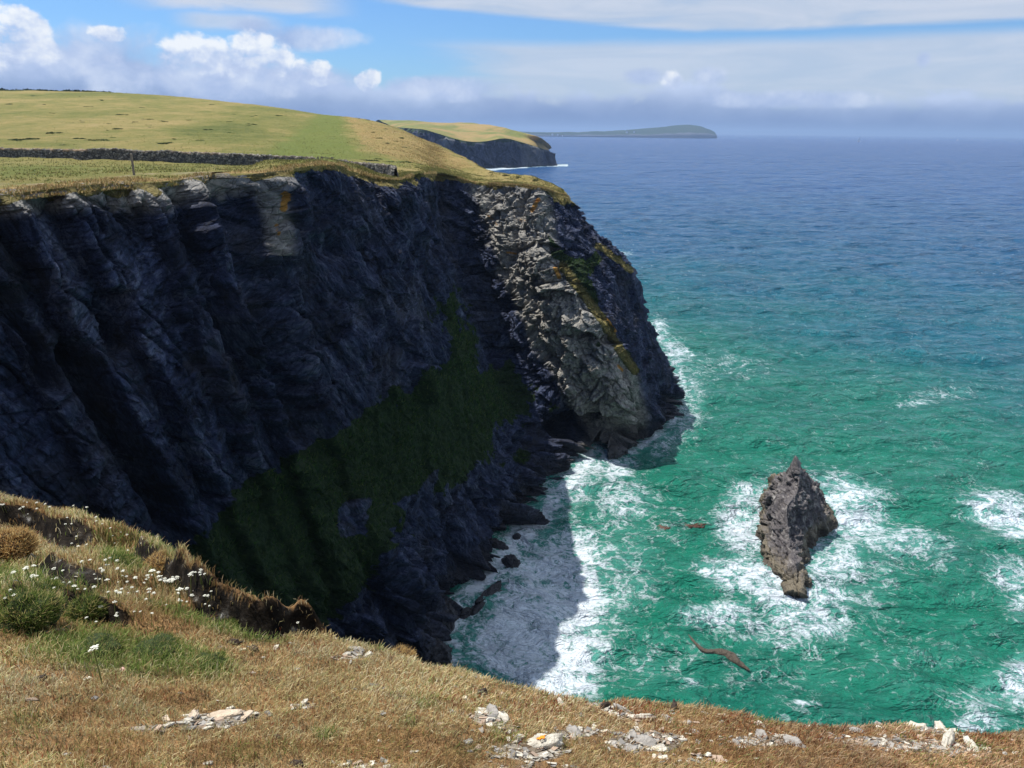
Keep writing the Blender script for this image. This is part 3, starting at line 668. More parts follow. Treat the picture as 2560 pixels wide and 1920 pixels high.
path = np.maximum(path, 0.45*np.exp(-(dist_poly(tx, ty, [(742, 262), (735, 300), (752, 330), (790, 352)])/2.2)**2))
path = np.maximum(path, 0.4*np.exp(-(dist_poly(tx, ty, [(715, 262), (705, 300), (715, 335)])/2.0)**2))
bare = (1-sstep(v2+n_b*0.004, 0.004, 0.013))*0.55*(0.5+0.5*n_a)
bare = np.maximum(bare, 0.8*sstep(-sdist(tx, ty, [(-10, 412), (60, 408), (150, 405), (175, 398), (280, 392), (370, 392), (430, 378), (490, 372), (520, 385), (400, 402), (300, 400), (180, 420), (130, 432), (-10, 440)])+n_b*7, -5, 5))
o = mesh_obj('headland_turf', TOP, grid_faces(TN, len(vs2), True), TURF, attrs={'lush': lush, 'dry': dry, 'path': path, 'bare': bare})
tag(o, kind='structure')

def ground_top(px, py, rng_=(60, 400)):
    """nearest turf vertex to a surveyed sheet position"""
    m = np.hypot(tx-px, ty-py)+1000*(v2 < 0.05)+1000*(v2 > 0.87); i = np.unravel_index(np.argmin(m), m.shape); return TOP[i].copy()

exec_marker = 0
# ================================================================== SEA
def build_sea():
    # azimuth samples: fine over the part in front
    a = np.concatenate([np.linspace(R(-180), R(-22), 60, endpoint=False), np.linspace(R(-22), R(40), 1100, endpoint=False), np.linspace(R(40), R(180), 60)])
    r = np.concatenate([np.linspace(0.5, 38, 12, endpoint=False), np.geomspace(38, 42000, 1150)])
    A_, R_ = np.meshgrid(a, r, indexing='ij')
    X, Y = R_*np.sin(A_), R_*np.cos(A_)
    z = np.zeros_like(X)
    cell = R_*(62/1100*math.pi/180)+R_*0.0061
    rg = np.random.default_rng(3)
    for lam, am, n in ((40, 0.22, 5), (19, 0.20, 7), (10, 0.17, 9), (5.5, 0.115, 10), (2.8, 0.065, 12)):
        for _ in range(n):
            L = lam*rg.uniform(0.75, 1.3); th = R(-100)+rg.normal(0, 0.45); k = 2*math.pi/L; ph = rg.uniform(0, 6.28)
            w = sstep(L/np.maximum(cell, 1e-3), 1.6, 4.0)
            s = np.sin(k*(X*math.cos(th)+Y*math.sin(th))+ph+1.2*np.sin(X*0.021*rg.uniform(.5, 1.5)+ph))
            z += w*am/math.sqrt(n)*1.35*(s+0.28*np.cos(2*np.arccos(np.clip(s, -1, 1)))*-1)
    pts = np.stack([X, Y, z], -1)
    sx, sy = project(np.stack([X, Y, np.zeros_like(X)], -1)); sx /= D; sy /= D
    behind = Y < 5
    w1 = fbm(np.stack([X/9, Y/9, X*0], -1), 3, 301)
    w1b = fbm(np.stack([X/3, Y/3, X*0], -1), 3, 305)
    f = np.zeros_like(X)
    def blob(cx, cy, rx, ry, k, ang=0):
        nonlocal f
        ca, sa = math.cos(R(ang)), math.sin(R(ang))
        dx, dy = sx-cx+w1*18, sy-cy+w1b*9
        u, v = (dx*ca+dy*sa)/rx, (-dx*sa+dy*ca)/ry
        f = np.maximum(f, k*np.exp(-(u*u+v*v)**1.4*0.7))
    def strip(pl, w, k):
        nonlocal f
        f = np.maximum(f, k*np.exp(-(dist_poly(sx+w1*14, sy+w1b*6, pl)/w)**2))
    strip([(1290, 985), (1250, 1030), (1180, 1100), (1110, 1170), (1040, 1260), (985, 1330), (950, 1420)], 58, 0.66)
    strip([(1270, 990), (1215, 1060), (1100, 1190), (1010, 1290), (970, 1360)], 26, 1.0)
    blob(1190, 1300, 110, 105, 1.4, -20); blob(1140, 1400, 105, 85, 1.45); blob(1235, 1200, 70, 60, 0.95); blob(1230, 1410, 90, 70, 0.85); blob(1180, 1460, 100, 60, 1.2)
    blob(1325, 995, 42, 18, 0.8); blob(1325, 1030, 34, 22, 0.9); blob(1345, 1085, 75, 45, 0.55); blob(1310, 1230, 110, 130, 0.45); blob(1400, 1420, 90, 70, 0.30)
    # round the sea stack
    blob(1625, 1075, 60, 34, 0.75); blob(1605, 1130, 62, 52, 0.95); blob(1600, 1185, 60, 20, 0.55)
    blob(1600, 1245, 90, 34, 0.85, 10); blob(1680, 1270, 100, 40, 1.0, 25); blob(1740, 1330, 90, 40, 0.8, 10); blob(1540, 1325, 85, 24, 0.65, -8); blob(1660, 1360, 110, 26, 0.45, 12)
    blob(1830, 1070, 80, 38, 0.8, 15); blob(1850, 1120, 70, 40, 0.85); blob(1930, 1160, 120, 40, 0.62, 18); blob(1800, 1200, 70, 70, 0.75); blob(1790, 1290, 60, 50, 0.6); blob(1850, 1250, 120, 80, 0.33)
    blob(1730, 1060, 130, 50, 0.35)
    # right-hand side
    blob(2175, 1110, 80, 34, 0.95, 14); blob(2215, 1145, 50, 30, 0.8); blob(2190, 1250, 70, 34, 0.62, 30); blob(2215, 1300, 40, 40, 0.5); blob(2205, 1470, 46, 60, 0.7); blob(2130, 1500, 70, 40, 0.45); blob(2120, 1560, 60, 22, 0.6)
    blob(1745, 1525, 28, 9, 0.55); blob(1500, 1475, 26, 10, 0.5); blob(1455, 1410, 80, 30, 0.25); blob(1960, 1400, 200, 60, 0.16); blob(1980, 870, 40, 8, 0.5); blob(2040, 850, 60, 10, 0.35)
    blob(1420, 1130, 160, 60, 0.2); blob(1600, 1420, 300, 90, 0.17)
    # seaward foot of the headland
    strip([(1330, 985), (1390, 960), (1440, 935), (1475, 880), (1475, 830), (1450, 760), (1418, 700)], 18, 0.62)
    strip([(1450, 755), (1470, 790), (1500, 850), (1480, 920), (1420, 960)], 34, 0.42)
    blob(1462, 765, 34, 10, 0.8); blob(1400, 690, 30, 8, 0.4); blob(1345, 545, 26, 4, 0.5); blob(1560, 790, 90, 22, 0.25)
    # far breakers under the next headland
    far = sstep(R_, 500, 700)
    surf = np.exp(-(dist_poly(sx, sy+w1*0.6, [(1050, 367), (1075, 365), (1120, 362), (1160, 359), (1200, 357.5), (1225, 357)])/2.0)**2)
    f = np.where(R_ > 600, surf*1.25, f)
    f = f*(~behind)
    # shallow, pale-green water close in
    shoal = sstep(-sdist(sx, sy, [(1350, 700), (1450, 700), (1700, 800), (2300, 980), (2400, 1700), (900, 1700), (900, 1200), (1300, 960)]), -120, 120)*(~behind)
    o = mesh_obj('sea', pts, grid_faces(len(a), len(r), True), SEA, attrs={'foam': f, 'shoal': shoal})
    tag(o, kind='structure')
build_sea()
# ================================================================== THE NEXT HEADLAND, about a kilometre off
def far_cliff():
    topc = [(985, 318, 1420), (1030, 321, 1380), (1060, 324, 1340), (1095, 334, 1300), (1138, 347, 1260), (1177, 354, 1230), (1215, 353, 1200), (1262, 346, 1150), (1301, 355, 1110), (1342, 367, 1075), (1368, 376, 1065), (1373, 380, 1090), (1365, 380, 1160)]
    basec = [(1010, 400), (1050, 412), (1090, 420), (1125, 423), (1160, 423), (1192, 422.5), (1225, 421), (1270, 419.5), (1310, 418.5), (1346, 416), (1375, 413.5), (1379, 411), (1370, 408)]
    K = []
    for (tx_, ty_, Y), (bx, by) in zip(topc, basec):
        b_ = B(bx, by); a = P(tx_, ty_, b_[1]+(14 if bx < 1380 else 22)); m1 = a+(b_-a)*0.12; m1[2] = a[2]-0.30*(a[2]-b_[2]); m2 = a+(b_-a)*0.6; m2[2] = a[2]-0.75*(a[2]-b_[2])
        K.append([a, m1, m2, b_+np.array([0, 0, -3.0])])
    K = np.array(K); t = np.arange(len(K), dtype=float)
    us_ = np.linspace(0, len(K)-1, 520); C_ = herm(K, t, us_)
    G = np.moveaxis(herm(np.moveaxis(C_, 1, 0), np.array([0, .3, .7, 1.0]), np.linspace(0, 1, 120)), 0, 1)
    n = normals(G)
    if n[200, 50, 1] > 0: n = -n
    n[..., 2] *= 0.2
    f1, e1 = facets(G/np.array([22, 22, 60.0]), 401, 1.0); f2, e2 = facets(G/np.array([7, 7, 22.0]), 411, 1.0)
    v = np.linspace(0, 1, 120)[None]
    dd = (f1*6+f2*2.6+ridged(G/np.array([16, 16, 70.0]), 3, 421)*3.5)*sstep(v, 0, 0.12)
    Fa = G+n*dd[..., None]
    nz = fbm(Fa/14, 3, 431)
    veg_ = 1-sstep(v*1.0+nz*0.16, 0.03, 0.12); px_, py_ = project(Fa)
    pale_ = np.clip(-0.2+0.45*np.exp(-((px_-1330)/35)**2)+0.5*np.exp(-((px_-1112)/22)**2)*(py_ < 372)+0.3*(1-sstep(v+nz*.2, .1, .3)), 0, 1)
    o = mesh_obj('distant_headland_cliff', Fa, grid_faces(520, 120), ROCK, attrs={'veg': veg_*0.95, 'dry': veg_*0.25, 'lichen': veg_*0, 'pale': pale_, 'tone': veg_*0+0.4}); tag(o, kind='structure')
    sky_ = [(940, 303, 1700), (985, 304.5, 1680), (1030, 306, 1650), (1099, 310, 1600), (1125, 309, 1560), (1153, 308, 1520), (1190, 311, 1480), (1223, 316, 1420), (1274, 327, 1330), (1335, 345, 1230), (1357, 361, 1150), (1369, 374, 1110), (1361, 378, 1180)]
    T = []
    for k, ((sx_, sy_, Y)) in enumerate(sky_):
        a = K[k, 0]; s_ = P(sx_, sy_, max(Y*0.93, a[1]+28)); m_ = a*0.5+s_*0.5; m_[2] += 1.5
        T.append([a, m_, s_, s_+np.array([-40, 200, -30.0])])
    C_ = herm(np.array(T), t, us_)
    G2 = np.moveaxis(herm(np.moveaxis(C_, 1, 0), np.array([0, .4, .85, 1.0]), np.linspace(0, 1, 90)), 0, 1)
    G2[..., 2] += fbm(G2*np.array([1, 1, 0])/60, 4, 441)*2.0*sstep(np.linspace(0, 1, 90)[None], 0, .3)
    nb = fbm(G2*np.array([1, 1, 0])/35, 4, 451)
    o = mesh_obj('distant_headland_turf', G2, grid_faces(520, 90, True), TURF, attrs={'lush': np.clip(0.15+nb*0.8, 0, 0.6), 'dry': np.clip(0.35-nb, 0, 0.6), 'path': nb*0, 'bare': nb*0}); tag(o, kind='structure')
far_cliff()

# ------------------------------------------------------------------ the low headland on the horizon
def horizon_headland():
    prof = [(1235, 334, 333), (1262, 326, 329), (1300, 328.5, 333), (1345, 331, 336), (1380, 331, 337), (1440, 330, 338), (1520, 327.5, 339), (1580, 324, 340), (1640, 319, 341), (1680, 314.5, 341.5), (1706, 312, 341.5), (1735, 314, 342), (1760, 321, 342), (1778, 328, 342), (1790, 340, 342.5)]
    Yc_ = 7400.0; rows = []
    for px, ty, by in prof:
        s_ = P(px, ty, Yc_); b_ = P(px, by, Yc_); b_[2] = -5
        if ty >= 339: s_[2] = 2
        h = max(s_[2], 8.0)
        f_ = s_+np.array([0, -h*3.4, 0]); f_[2] = h*0.42
        f2 = f_+np.array([0, -h*0.35, 0]); f2[2] = -4
        r_ = s_+np.array([0, 500, 0]); r_[2] = -4
        rows.append([f2, f_, s_, r_])
    C_ = herm(np.array(rows), np.arange(len(rows), dtype=float), np.linspace(0, len(rows)-1, 300))
    G = np.moveaxis(herm(np.moveaxis(C_, 1, 0), np.array([0, .22, .7, 1.0]), np.linspace(0, 1, 60)), 0, 1)
    G[..., 2] += fbm(G/np.array([120, 120, 60.0]), 4, 501)*7*sstep(G[..., 2], 2, 30)
    v = np.broadcast_to(np.linspace(0, 1, 60)[None], G.shape[:2])
    nz = fbm(G/90, 3, 511)
    veg_ = sstep(v+nz*0.10, 0.14, 0.30)
    fields = (_h(np.floor(G[..., 0]/170).astype(int), np.floor(v*4).astype(int), np.zeros(v.shape, int), 7))
    o = mesh_obj('horizon_headland', G, grid_faces(300, 60), ROCK, attrs={'veg': veg_, 'dry': veg_*fields*0.35, 'lichen': v*0, 'pale': 0.3-0.2*v, 'tone': v*0+0.5}); tag(o, kind='structure')
    return G
HH = horizon_headland()

# ------------------------------------------------------------------ plain solid builders
def box(x0, x1, y0, y1, z0, z1):
    v = np.array([[x, y, z] for z in (z0, z1) for x, y in ((x0, y0), (x1, y0), (x1, y1), (x0, y1))], float)
    f = np.array([[0, 3, 2, 1], [4, 5, 6, 7], [0, 1, 5, 4], [1, 2, 6, 5], [2, 3, 7, 6], [3, 0, 4, 7]])
    return v, f
def beam(a, b_, w, h=None):
    a, b_ = np.array(a, float), np.array(b_, float); h = h or w
    d = b_-a; L = np.linalg.norm(d); d = d/L
    u = np.cross(d, [0, 0, 1.0]); u = np.array([1.0, 0, 0]) if np.linalg.norm(u) < 1e-3 else u/np.linalg.norm(u)
    w_ = np.cross(u, d); c = []
    for q in (a, b_):
        for s_, t_ in ((-1, -1), (1, -1), (1, 1), (-1, 1)): c.append(q+u*s_*w/2+w_*t_*h/2)
    return np.array(c), np.array([[0, 3, 2, 1], [4, 5, 6, 7], [0, 1, 5, 4], [1, 2, 6, 5], [2, 3, 7, 6], [3, 0, 4, 7]])
def join(parts):
    V, F_, n = [], [], 0
    for v, f in parts: V.append(v); F_.append(f+n); n += len(v)
    return np.concatenate(V), np.concatenate(F_)
WHITEWASH = simple('whitewashed_wall', (0.75, 0.74, 0.70), 0.8, 0.05, 0.3, 0)
SLATE = simple('slate_roof', (0.10, 0.11, 0.13), 0.7, 0.1, 0.3, 0)
WOOD = simple('weathered_wood', (0.21, 0.18, 0.145), 0.85, 0.35, 14, 0.4)
SAIL = simple('sailcloth', (0.82, 0.82, 0.80), 0.7, 0.03, 1, 0)
HULL = simple('white_hull', (0.7, 0.7, 0.72), 0.4, 0.05, 1, 0)

def cottage(px, py, w, label):
    p = P(px, py, 7150.0); x = p[0]; y = p[1]; z = max(p[2]-6, 2)
    e = empty('cottage', (x, y, z)); tag(e, label, 'cottage', 'white houses below the horizon headland')
    h = w*0.42
    v, f = box(-w/2, w/2, -w*.28, w*.28, -8, h); mesh_obj('wall', v, f, WHITEWASH, e, False)
    rv = np.array([[-w*.53, -w*.31, h], [w*.53, -w*.31, h], [w*.53, w*.31, h], [-w*.53, w*.31, h], [-w*.5, 0, h*1.75], [w*.5, 0, h*1.75]])
    mesh_obj('roof', rv, np.array([[0, 1, 5, 4], [2, 3, 4, 5], [0, 4, 3, 3], [1, 2, 5, 5]]), SLATE, e, False)
for a in [(1381, 335, 17, 'leftmost white cottage at the low neck of the horizon headland'), (1394, 335.5, 15, 'second white cottage from the left, by the low neck of the horizon headland'),
          (1406, 337, 9, 'tiny pale cottage just right of the pair at the low neck of the horizon headland'),
          (1567, 329, 16, 'white house standing alone midway up the horizon headland slope'), (1585, 328, 13, 'smaller pale house right of the lone one on the horizon headland slope')]: cottage(*a)

def sailing_boat(px, py, h, label):
    p = B(px, py); e = empty('sailing_boat', tuple(p)); tag(e, label, 'sailing boat')
    n = 14; t = np.linspace(-1, 1, n); wdt = (1-np.abs(t)**2.5)*h*0.10+0.02
    V = []
    for k in range(n):
        x = t[k]*h*0.42
        for s_, zz in ((-1, .10), (-0.6, -.01), (0.6, -.01), (1, .10)): V.append([x, s_*wdt[k], zz*h])
    f = grid_faces(n, 4); f2 = np.array([[4*k+3, 4*k+7, 4*k+4, 4*k] for k in range(n-1)])
    mesh_obj('hull', V, np.concatenate([f, f2]), HULL, e)
    v, ff_ = beam((0, 0, 0), (0, 0, h), h*0.012); mesh_obj('mast', v, ff_, WOOD, e, False)
    def sail(pts, nm):
        A_, B_, C_ = map(np.array, pts); G = []; m = 8
        for i in range(m+1):
            for j in range(m+1):
                q = A_+(B_-A_)*(i/m)*(1-j/m)+(C_-A_)*(j/m); q = q+np.array([0, 0.05*h*math.sin(math.pi*i/m)*math.sin(math.pi*j/m), 0]); G.append(q)
        a = mesh_obj(nm, G, grid_faces(m+1, m+1), SAIL, e)
        md = a.modifiers.new('thickness', 'SOLIDIFY'); md.thickness = h*0.006
    sail([(h*.02, 0, h*.13), (h*.36, 0, h*.14), (h*.02, 0, h*.97)], 'mainsail'); sail([(-h*.02, 0, h*.12), (-h*.36, 0, h*.10), (-h*.02, 0, h*.82)], 'jib')
sailing_boat(2147, 355, 26, 'tiny white sailing boat on the open sea, the nearer and taller of two')
sailing_boat(2393, 352, 20, 'tiny white sailing boat close under the horizon at the far right')

# ================================================================== SEA STACK and rocks
def rock_attrs(Fv, pale=0.7, veg=0.0, tint=0):
    s_ = Fv.shape[:-1]; return {'veg': np.full(s_, veg), 'dry': np.zeros(s_), 'lichen': np.zeros(s_), 'pale': np.full(s_, pale), 'tone': np.full(s_, 0.4)}
def mat_stack():
    m, g, b = material('stack_rock')
    pos = g.node('ShaderNodeNewGeometry', out='Position'); z = g.sep(pos)[2]
    rp = g.node('ShaderNodeMapping', {'Vector': pos, 'Rotation': (R(12), R(-8), R(10)), 'Scale': (2.4, 0.8, 1.3)})
    n1 = g.noise(rp, 0.9, 8, 0.65, 0.4); n2 = g.noise(pos, 2.6, 6, 0.65)
    c = g.ramp(g.m('ADD', g.m('MULTIPLY', n1, 0.6), g.m('MULTIPLY', n2, 0.4)), [(0.3, (0.018, 0.017, 0.020)), (0.45, (0.058, 0.052, 0.056)), (0.56, (0.135, 0.122, 0.120)), (0.68, (0.40, 0.385, 0.35))])
    band = g.smooth(g.m('ADD', z, g.m('MULTIPLY', g.m('SUBTRACT', n2, 0.5), 2.2)), 1.0, 2.4, 1.0, 0.0)
    c = g.mix(band, c, g.mix(n2, (0.10, 0.085, 0.06), (0.22, 0.185, 0.125)))
    wet = g.smooth(g.m('ADD', z, g.m('MULTIPLY', g.m('SUBTRACT', n2, 0.5), 0.8)), 0.45, 1.25, 1.0, 0.0)
    c = g.mix(g.m('MULTIPLY', wet, 0.7), c, (0.03, 0.022, 0.018))
    g._in(b, 'Base Color', c); g._in(b, 'Roughness', 0.75)
    h = g.m('ADD', g.noise(rp, 2.0, 9, 0.68, 0.3), g.m('MULTIPLY', g.smooth(g.vor(rp, 1.1, 'DISTANCE_TO_EDGE'), 0, 0.08), 0.25))
    g._in(b, 'Normal', g.node('ShaderNodeBump', {'Height': h, 'Strength': 0.8, 'Distance': 0.25}))
    return m
STACKM = mat_stack()
def sea_stack():
    S = [[B(1982, 1512, -.6), P(1984, 1503, 69.2), P(1990, 1502, 69.4), P(1996, 1503, 69.2), B(2000, 1512, -.6)],
         [B(1948, 1468, -.5), P(1962, 1440, 72.0), P(1992, 1425, 72.2), P(2010, 1440, 72.0), B(2022, 1468, -.5)],
         [B(1902, 1440, -.5), P(1925, 1400, 75.5), P(1980, 1378, 75), P(2008, 1405, 75), B(2024, 1428, -.5)],
         [B(1906, 1372, -.5), P(1922, 1345, 78.5), P(1970, 1322, 77.2), P(1990, 1362, 77.5), B(2024, 1385, -.5)],
         [B(1898, 1302, -.5), P(1930, 1280, 81.5), P(1968, 1268, 79.5), P(2004, 1318, 80.3), B(2052, 1345, -.5)],
         [B(1906, 1262, -.5), P(1940, 1244, 84.0), P(1992, 1232, 82.0), P(2036, 1296, 83.2), B(2092, 1318, -.5)],
         [B(1904, 1240, -.5), P(1958, 1222, 84.8), P(1999, 1190, 83.6), P(2042, 1262, 86), B(2084, 1290, -.5)],
         [B(1922, 1206, -.5), P(1972, 1190, 86.3), P(1989, 1140, 85.3), P(2022, 1205, 87.6), B(2064, 1252, -.5)],
         [B(1960, 1190, -.5), P(1982, 1190, 90.0), P(1994, 1172, 90), P(2020, 1200, 91), B(2045, 1222, -.5)],
         [B(1988, 1196, -.6), P(1992, 1200, 97), P(1996, 1202, 97), P(2002, 1204, 97), B(2012, 1204, -.6)]]
    S = np.array(S); NA, NB = 340, 300
    A_ = herm(S, np.arange(len(S), dtype=float), np.linspace(0, len(S)-1, NA))
    # sharpen the ridge: linear across, light smoothing only
    kb = np.array([0, .26, .5, .74, 1.0]); ts = np.linspace(0, 1, NB)
    sm = np.moveaxis(herm(np.moveaxis(A_, 1, 0), kb, ts), 0, 1)
    ln = np.stack([[np.interp(ts, kb, A_[i, :, k]) for k in range(3)] for i in range(NA)]).transpose(0, 2, 1)
    G = 0.15*sm+0.85*ln
    n = normals(G)
    if n[NA//2, NB//2, 2] < 0: n = -n
    wp = np.stack([fbm(G/2.5, 3, 601), fbm(G/2.5, 3, 603), fbm(G/2.5, 3, 605)], -1)*0.7
    f1, e1 = facets(rot(G+wp, 'z', 12)/np.array([1.1, 2.6, 2.2]), 611, 1.4); f2, e2 = facets((G+wp)/np.array([0.45, 0.8, 0.45]), 621, 1.2)
    dd = f1*0.36+f2*0.20+ridged(G/np.array([1.2, 3.0, 1.0]), 4, 631)*0.16+fbm(G/0.25, 3, 641)*0.05-0.08*np.exp(-(e1/0.05)**2)
    rdgm = 1-0.6*np.exp(-((ts-.5)/.06)**2); dd = dd*rdgm[None]
    edge = sstep(np.linspace(0, 1, NB), 0, .03)*(1-sstep(np.linspace(0, 1, NB), .97, 1))
    pkd = np.exp(-(np.linalg.norm(G-P(1989, 1142, 85.3), axis=-1)/1.6)**2); dd = dd*(1-0.8*pkd)
    G = G+n*(dd*(0.35+0.65*edge[None]))[..., None]
    o = mesh_obj('sea_stack', G, grid_faces(NA, NB), STACKM)
    tag(o, 'tall jagged purplish brown rock pinnacle standing in white surf', 'sea stack')
sea_stack()
def boulder(name, c, r, seed, rotz=0, mat=None, n=72, rough=0.16, res=None):
    th = np.linspace(0, 2*math.pi, n); ph = np.linspace(-math.pi/2, math.pi/2, n//2)
    T_, H_ = np.meshgrid(th, ph, indexing='ij')
    u = np.stack([np.cos(H_)*np.cos(T_), np.cos(H_)*np.sin(T_), np.sin(H_)], -1)
    u[-1] = u[0]
    f1, e1 = facets(u*1.5+seed*3.1, seed, 1.4); f2, _ = facets(u*3.6+seed, seed+9, 1.2)
    k = 1+rough*f1+rough*0.45*f2+rough*0.8*fbm(u*2.0+seed, 4, seed); k[-1] = k[0]
    q = u*k[..., None]; q = np.sign(q)*np.abs(q)**0.85*np.array(r)
    o = mesh_obj(name, q, grid_faces(n, n//2), mat or ROCK, attrs=rock_attrs(q, 0.25))
    o.location = tuple(c); o.rotation_euler = (0, 0, R(rotz)); return o
def rock_at(name, px, py, r, seed, rotz, label, z=0.0, mat=None, cat='rock', group=None):
    o = boulder(name, B(px*D, py*D, z), r, seed, rotz, mat); tag(o, label, cat, group); return o
rock_at('boulder', 1103, 1224, (1.0, 1.2, 1.25), 3, 20, 'upright black boulder in shaded surf beyond the long low rock')
rock_at('boulder', 1052, 1296, (0.75, 3.3, 0.85), 5, -28, 'long low black rock lying in the shaded surf near the cliff foot', -0.1)
rock_at('boulder', 1006, 1330, (0.75, 1.1, 0.55), 8, -20, 'small dark rock at the near tip of the long low rock', -0.1)
rock_at('boulder', 1116, 1160, (0.45, 0.5, 0.35), 11, 0, 'tiny black rock poking from the surf, farthest one from the viewer', -0.05)
rock_at('boulder', 958, 1348, (1.3, 1.7, 2.3), 13, 10, 'rounded black boulder leaning on the foot of the shaded cliff')
rock_at('boulder', 942, 1420, (1.2, 1.6, 1.3), 15, 30, 'low black boulder in shadow just above the near grassy rim')
rock_at('boulder', 1075, 1185, (0.9, 1.3, 1.0), 16, 50, 'dark angular boulder at the edge of the shaded cliff foot', -0.1)

def reef():
    pts = [(1483, 1366), (1505, 1392), (1525, 1406), (1552, 1408), (1575, 1416), (1596, 1432), (1620, 1448)]
    wd = [0.06, .18, .24, .34, .44, .42, 0.06]
    c = np.array([B(a*D, b_*D) for a, b_ in pts]); t = np.linspace(0, len(c)-1, 150)
    C_ = herm(c, np.arange(len(c), dtype=float), t); w_ = np.interp(t, np.arange(len(c)), wd)
    tn = np.gradient(C_, axis=0); tn /= np.linalg.norm(tn, axis=1, keepdims=True); sd_ = np.stack([-tn[:, 1], tn[:, 0], 0*tn[:, 0]], -1)
    s_ = np.linspace(-1, 1, 40)
    G = C_[:, None]+sd_[:, None]*(s_[None, :, None]*(w_*(1+.5*fbm(C_*1.1, 3, 651)))[:, None, None])
    G[..., 2] = -0.15+0.42*np.sqrt(np.clip(1-s_**2, 0, 1))[None]*(w_/0.6)[:, None]+0.16*ridged(G/0.4, 3, 655)*(w_/0.6)[:, None]+0.12
    o = mesh_obj('reef', G, grid_faces(150, 40), STACKM); tag(o, 'low winding brown reef just breaking the green water', 'reef')
reef()
WEED = simple('kelp', (0.070, 0.034, 0.022), 0.5, 0.4, 3, 0.3)
def kelp(px, py, L_, ang, seed, label):
    rg = np.random.default_rng(seed); c = B(px*D, py*D, 0.0); parts = []
    for k in range(9):
        a = R(ang)+rg.normal(0, .35); s0 = c+np.array([rg.normal(0, L_*.25), rg.normal(0, L_*.12), 0.10]); m = 10
        t = np.linspace(0, 1, m); l = L_*rg.uniform(.5, 1)
        x = s0[0]+math.cos(a)*l*(t-.5); y = s0[1]+math.sin(a)*l*(t-.5)+.15*np.sin(t*7+k); w_ = .11*np.sin(np.pi*np.clip(t+.06, 0, 1))+.02
        V = np.stack([np.stack([x, y-w_, 0*t+.06], -1), np.stack([x, y, 0*t+.22], -1), np.stack([x, y+w_, 0*t+.06], -1)], 1)
        parts.append((V.reshape(-1, 3), grid_faces(m, 3)))
    v, f = join(parts); o = mesh_obj('seaweed', v, f, WEED); tag(o, label, 'seaweed', 'rafts of reddish seaweed left of the sea stack')
kelp(1432, 1142, 1.3, -35, 1, 'short dark red raft of seaweed, tilted, farthest left of the floating weed')
kelp(1505, 1138, 2.6, 8, 2, 'long thin raft of seaweed floating left of the sea stack')
kelp(1520, 1128, 1.0, -40, 3, 'small dark seaweed raft at the far end of the long thin one')

# ================================================================== dry-stone walls, gate, post, gorse on the headland
def mat_wall():
    m, g, b = material('dry_stone')
    pos = g.node('ShaderNodeNewGeometry', out='Position')
    v = g.node('ShaderNodeTexVoronoi', {'Vector': g.vm('MULTIPLY', pos, (1, 1, 1.6)), 'Scale': 3.2}, out=None)
    edge = g.smooth(g.vor(g.vm('MULTIPLY', pos, (1, 1, 1.6)), 3.2, 'DISTANCE_TO_EDGE'), 0.0, 0.12)
    r_ = g.sep(v.outputs['Color'])[0]; n = g.noise(pos, 0.35, 4, 0.6)
    c = g.ramp(g.m('ADD', g.m('MULTIPLY', r_, 0.7), g.m('MULTIPLY', n, 0.4)), [(0.2, (0.06, 0.058, 0.053)), (0.5, (0.13, 0.122, 0.105)), (0.75, (0.20, 0.19, 0.16)), (0.97, (0.38, 0.35, 0.29))])
    c = g.mix(edge, (0.012, 0.012, 0.011), c)
    z = g.node('ShaderNodeAttribute', out='Fac', attribute_name='cap')
    c = g.mix(g.m('MULTIPLY', z, g.smooth(g.noise(pos, 0.9, 4, 0.6), 0.42, 0.6)), c, (0.33, 0.22, 0.12))
    g._in(b, 'Base Color', c); g._in(b, 'Roughness', 0.9)
    g._in(b, 'Normal', g.node('ShaderNodeBump', {'Height': edge, 'Strength': 0.8, 'Distance': 0.08}))
    return m
WALLM = mat_wall()
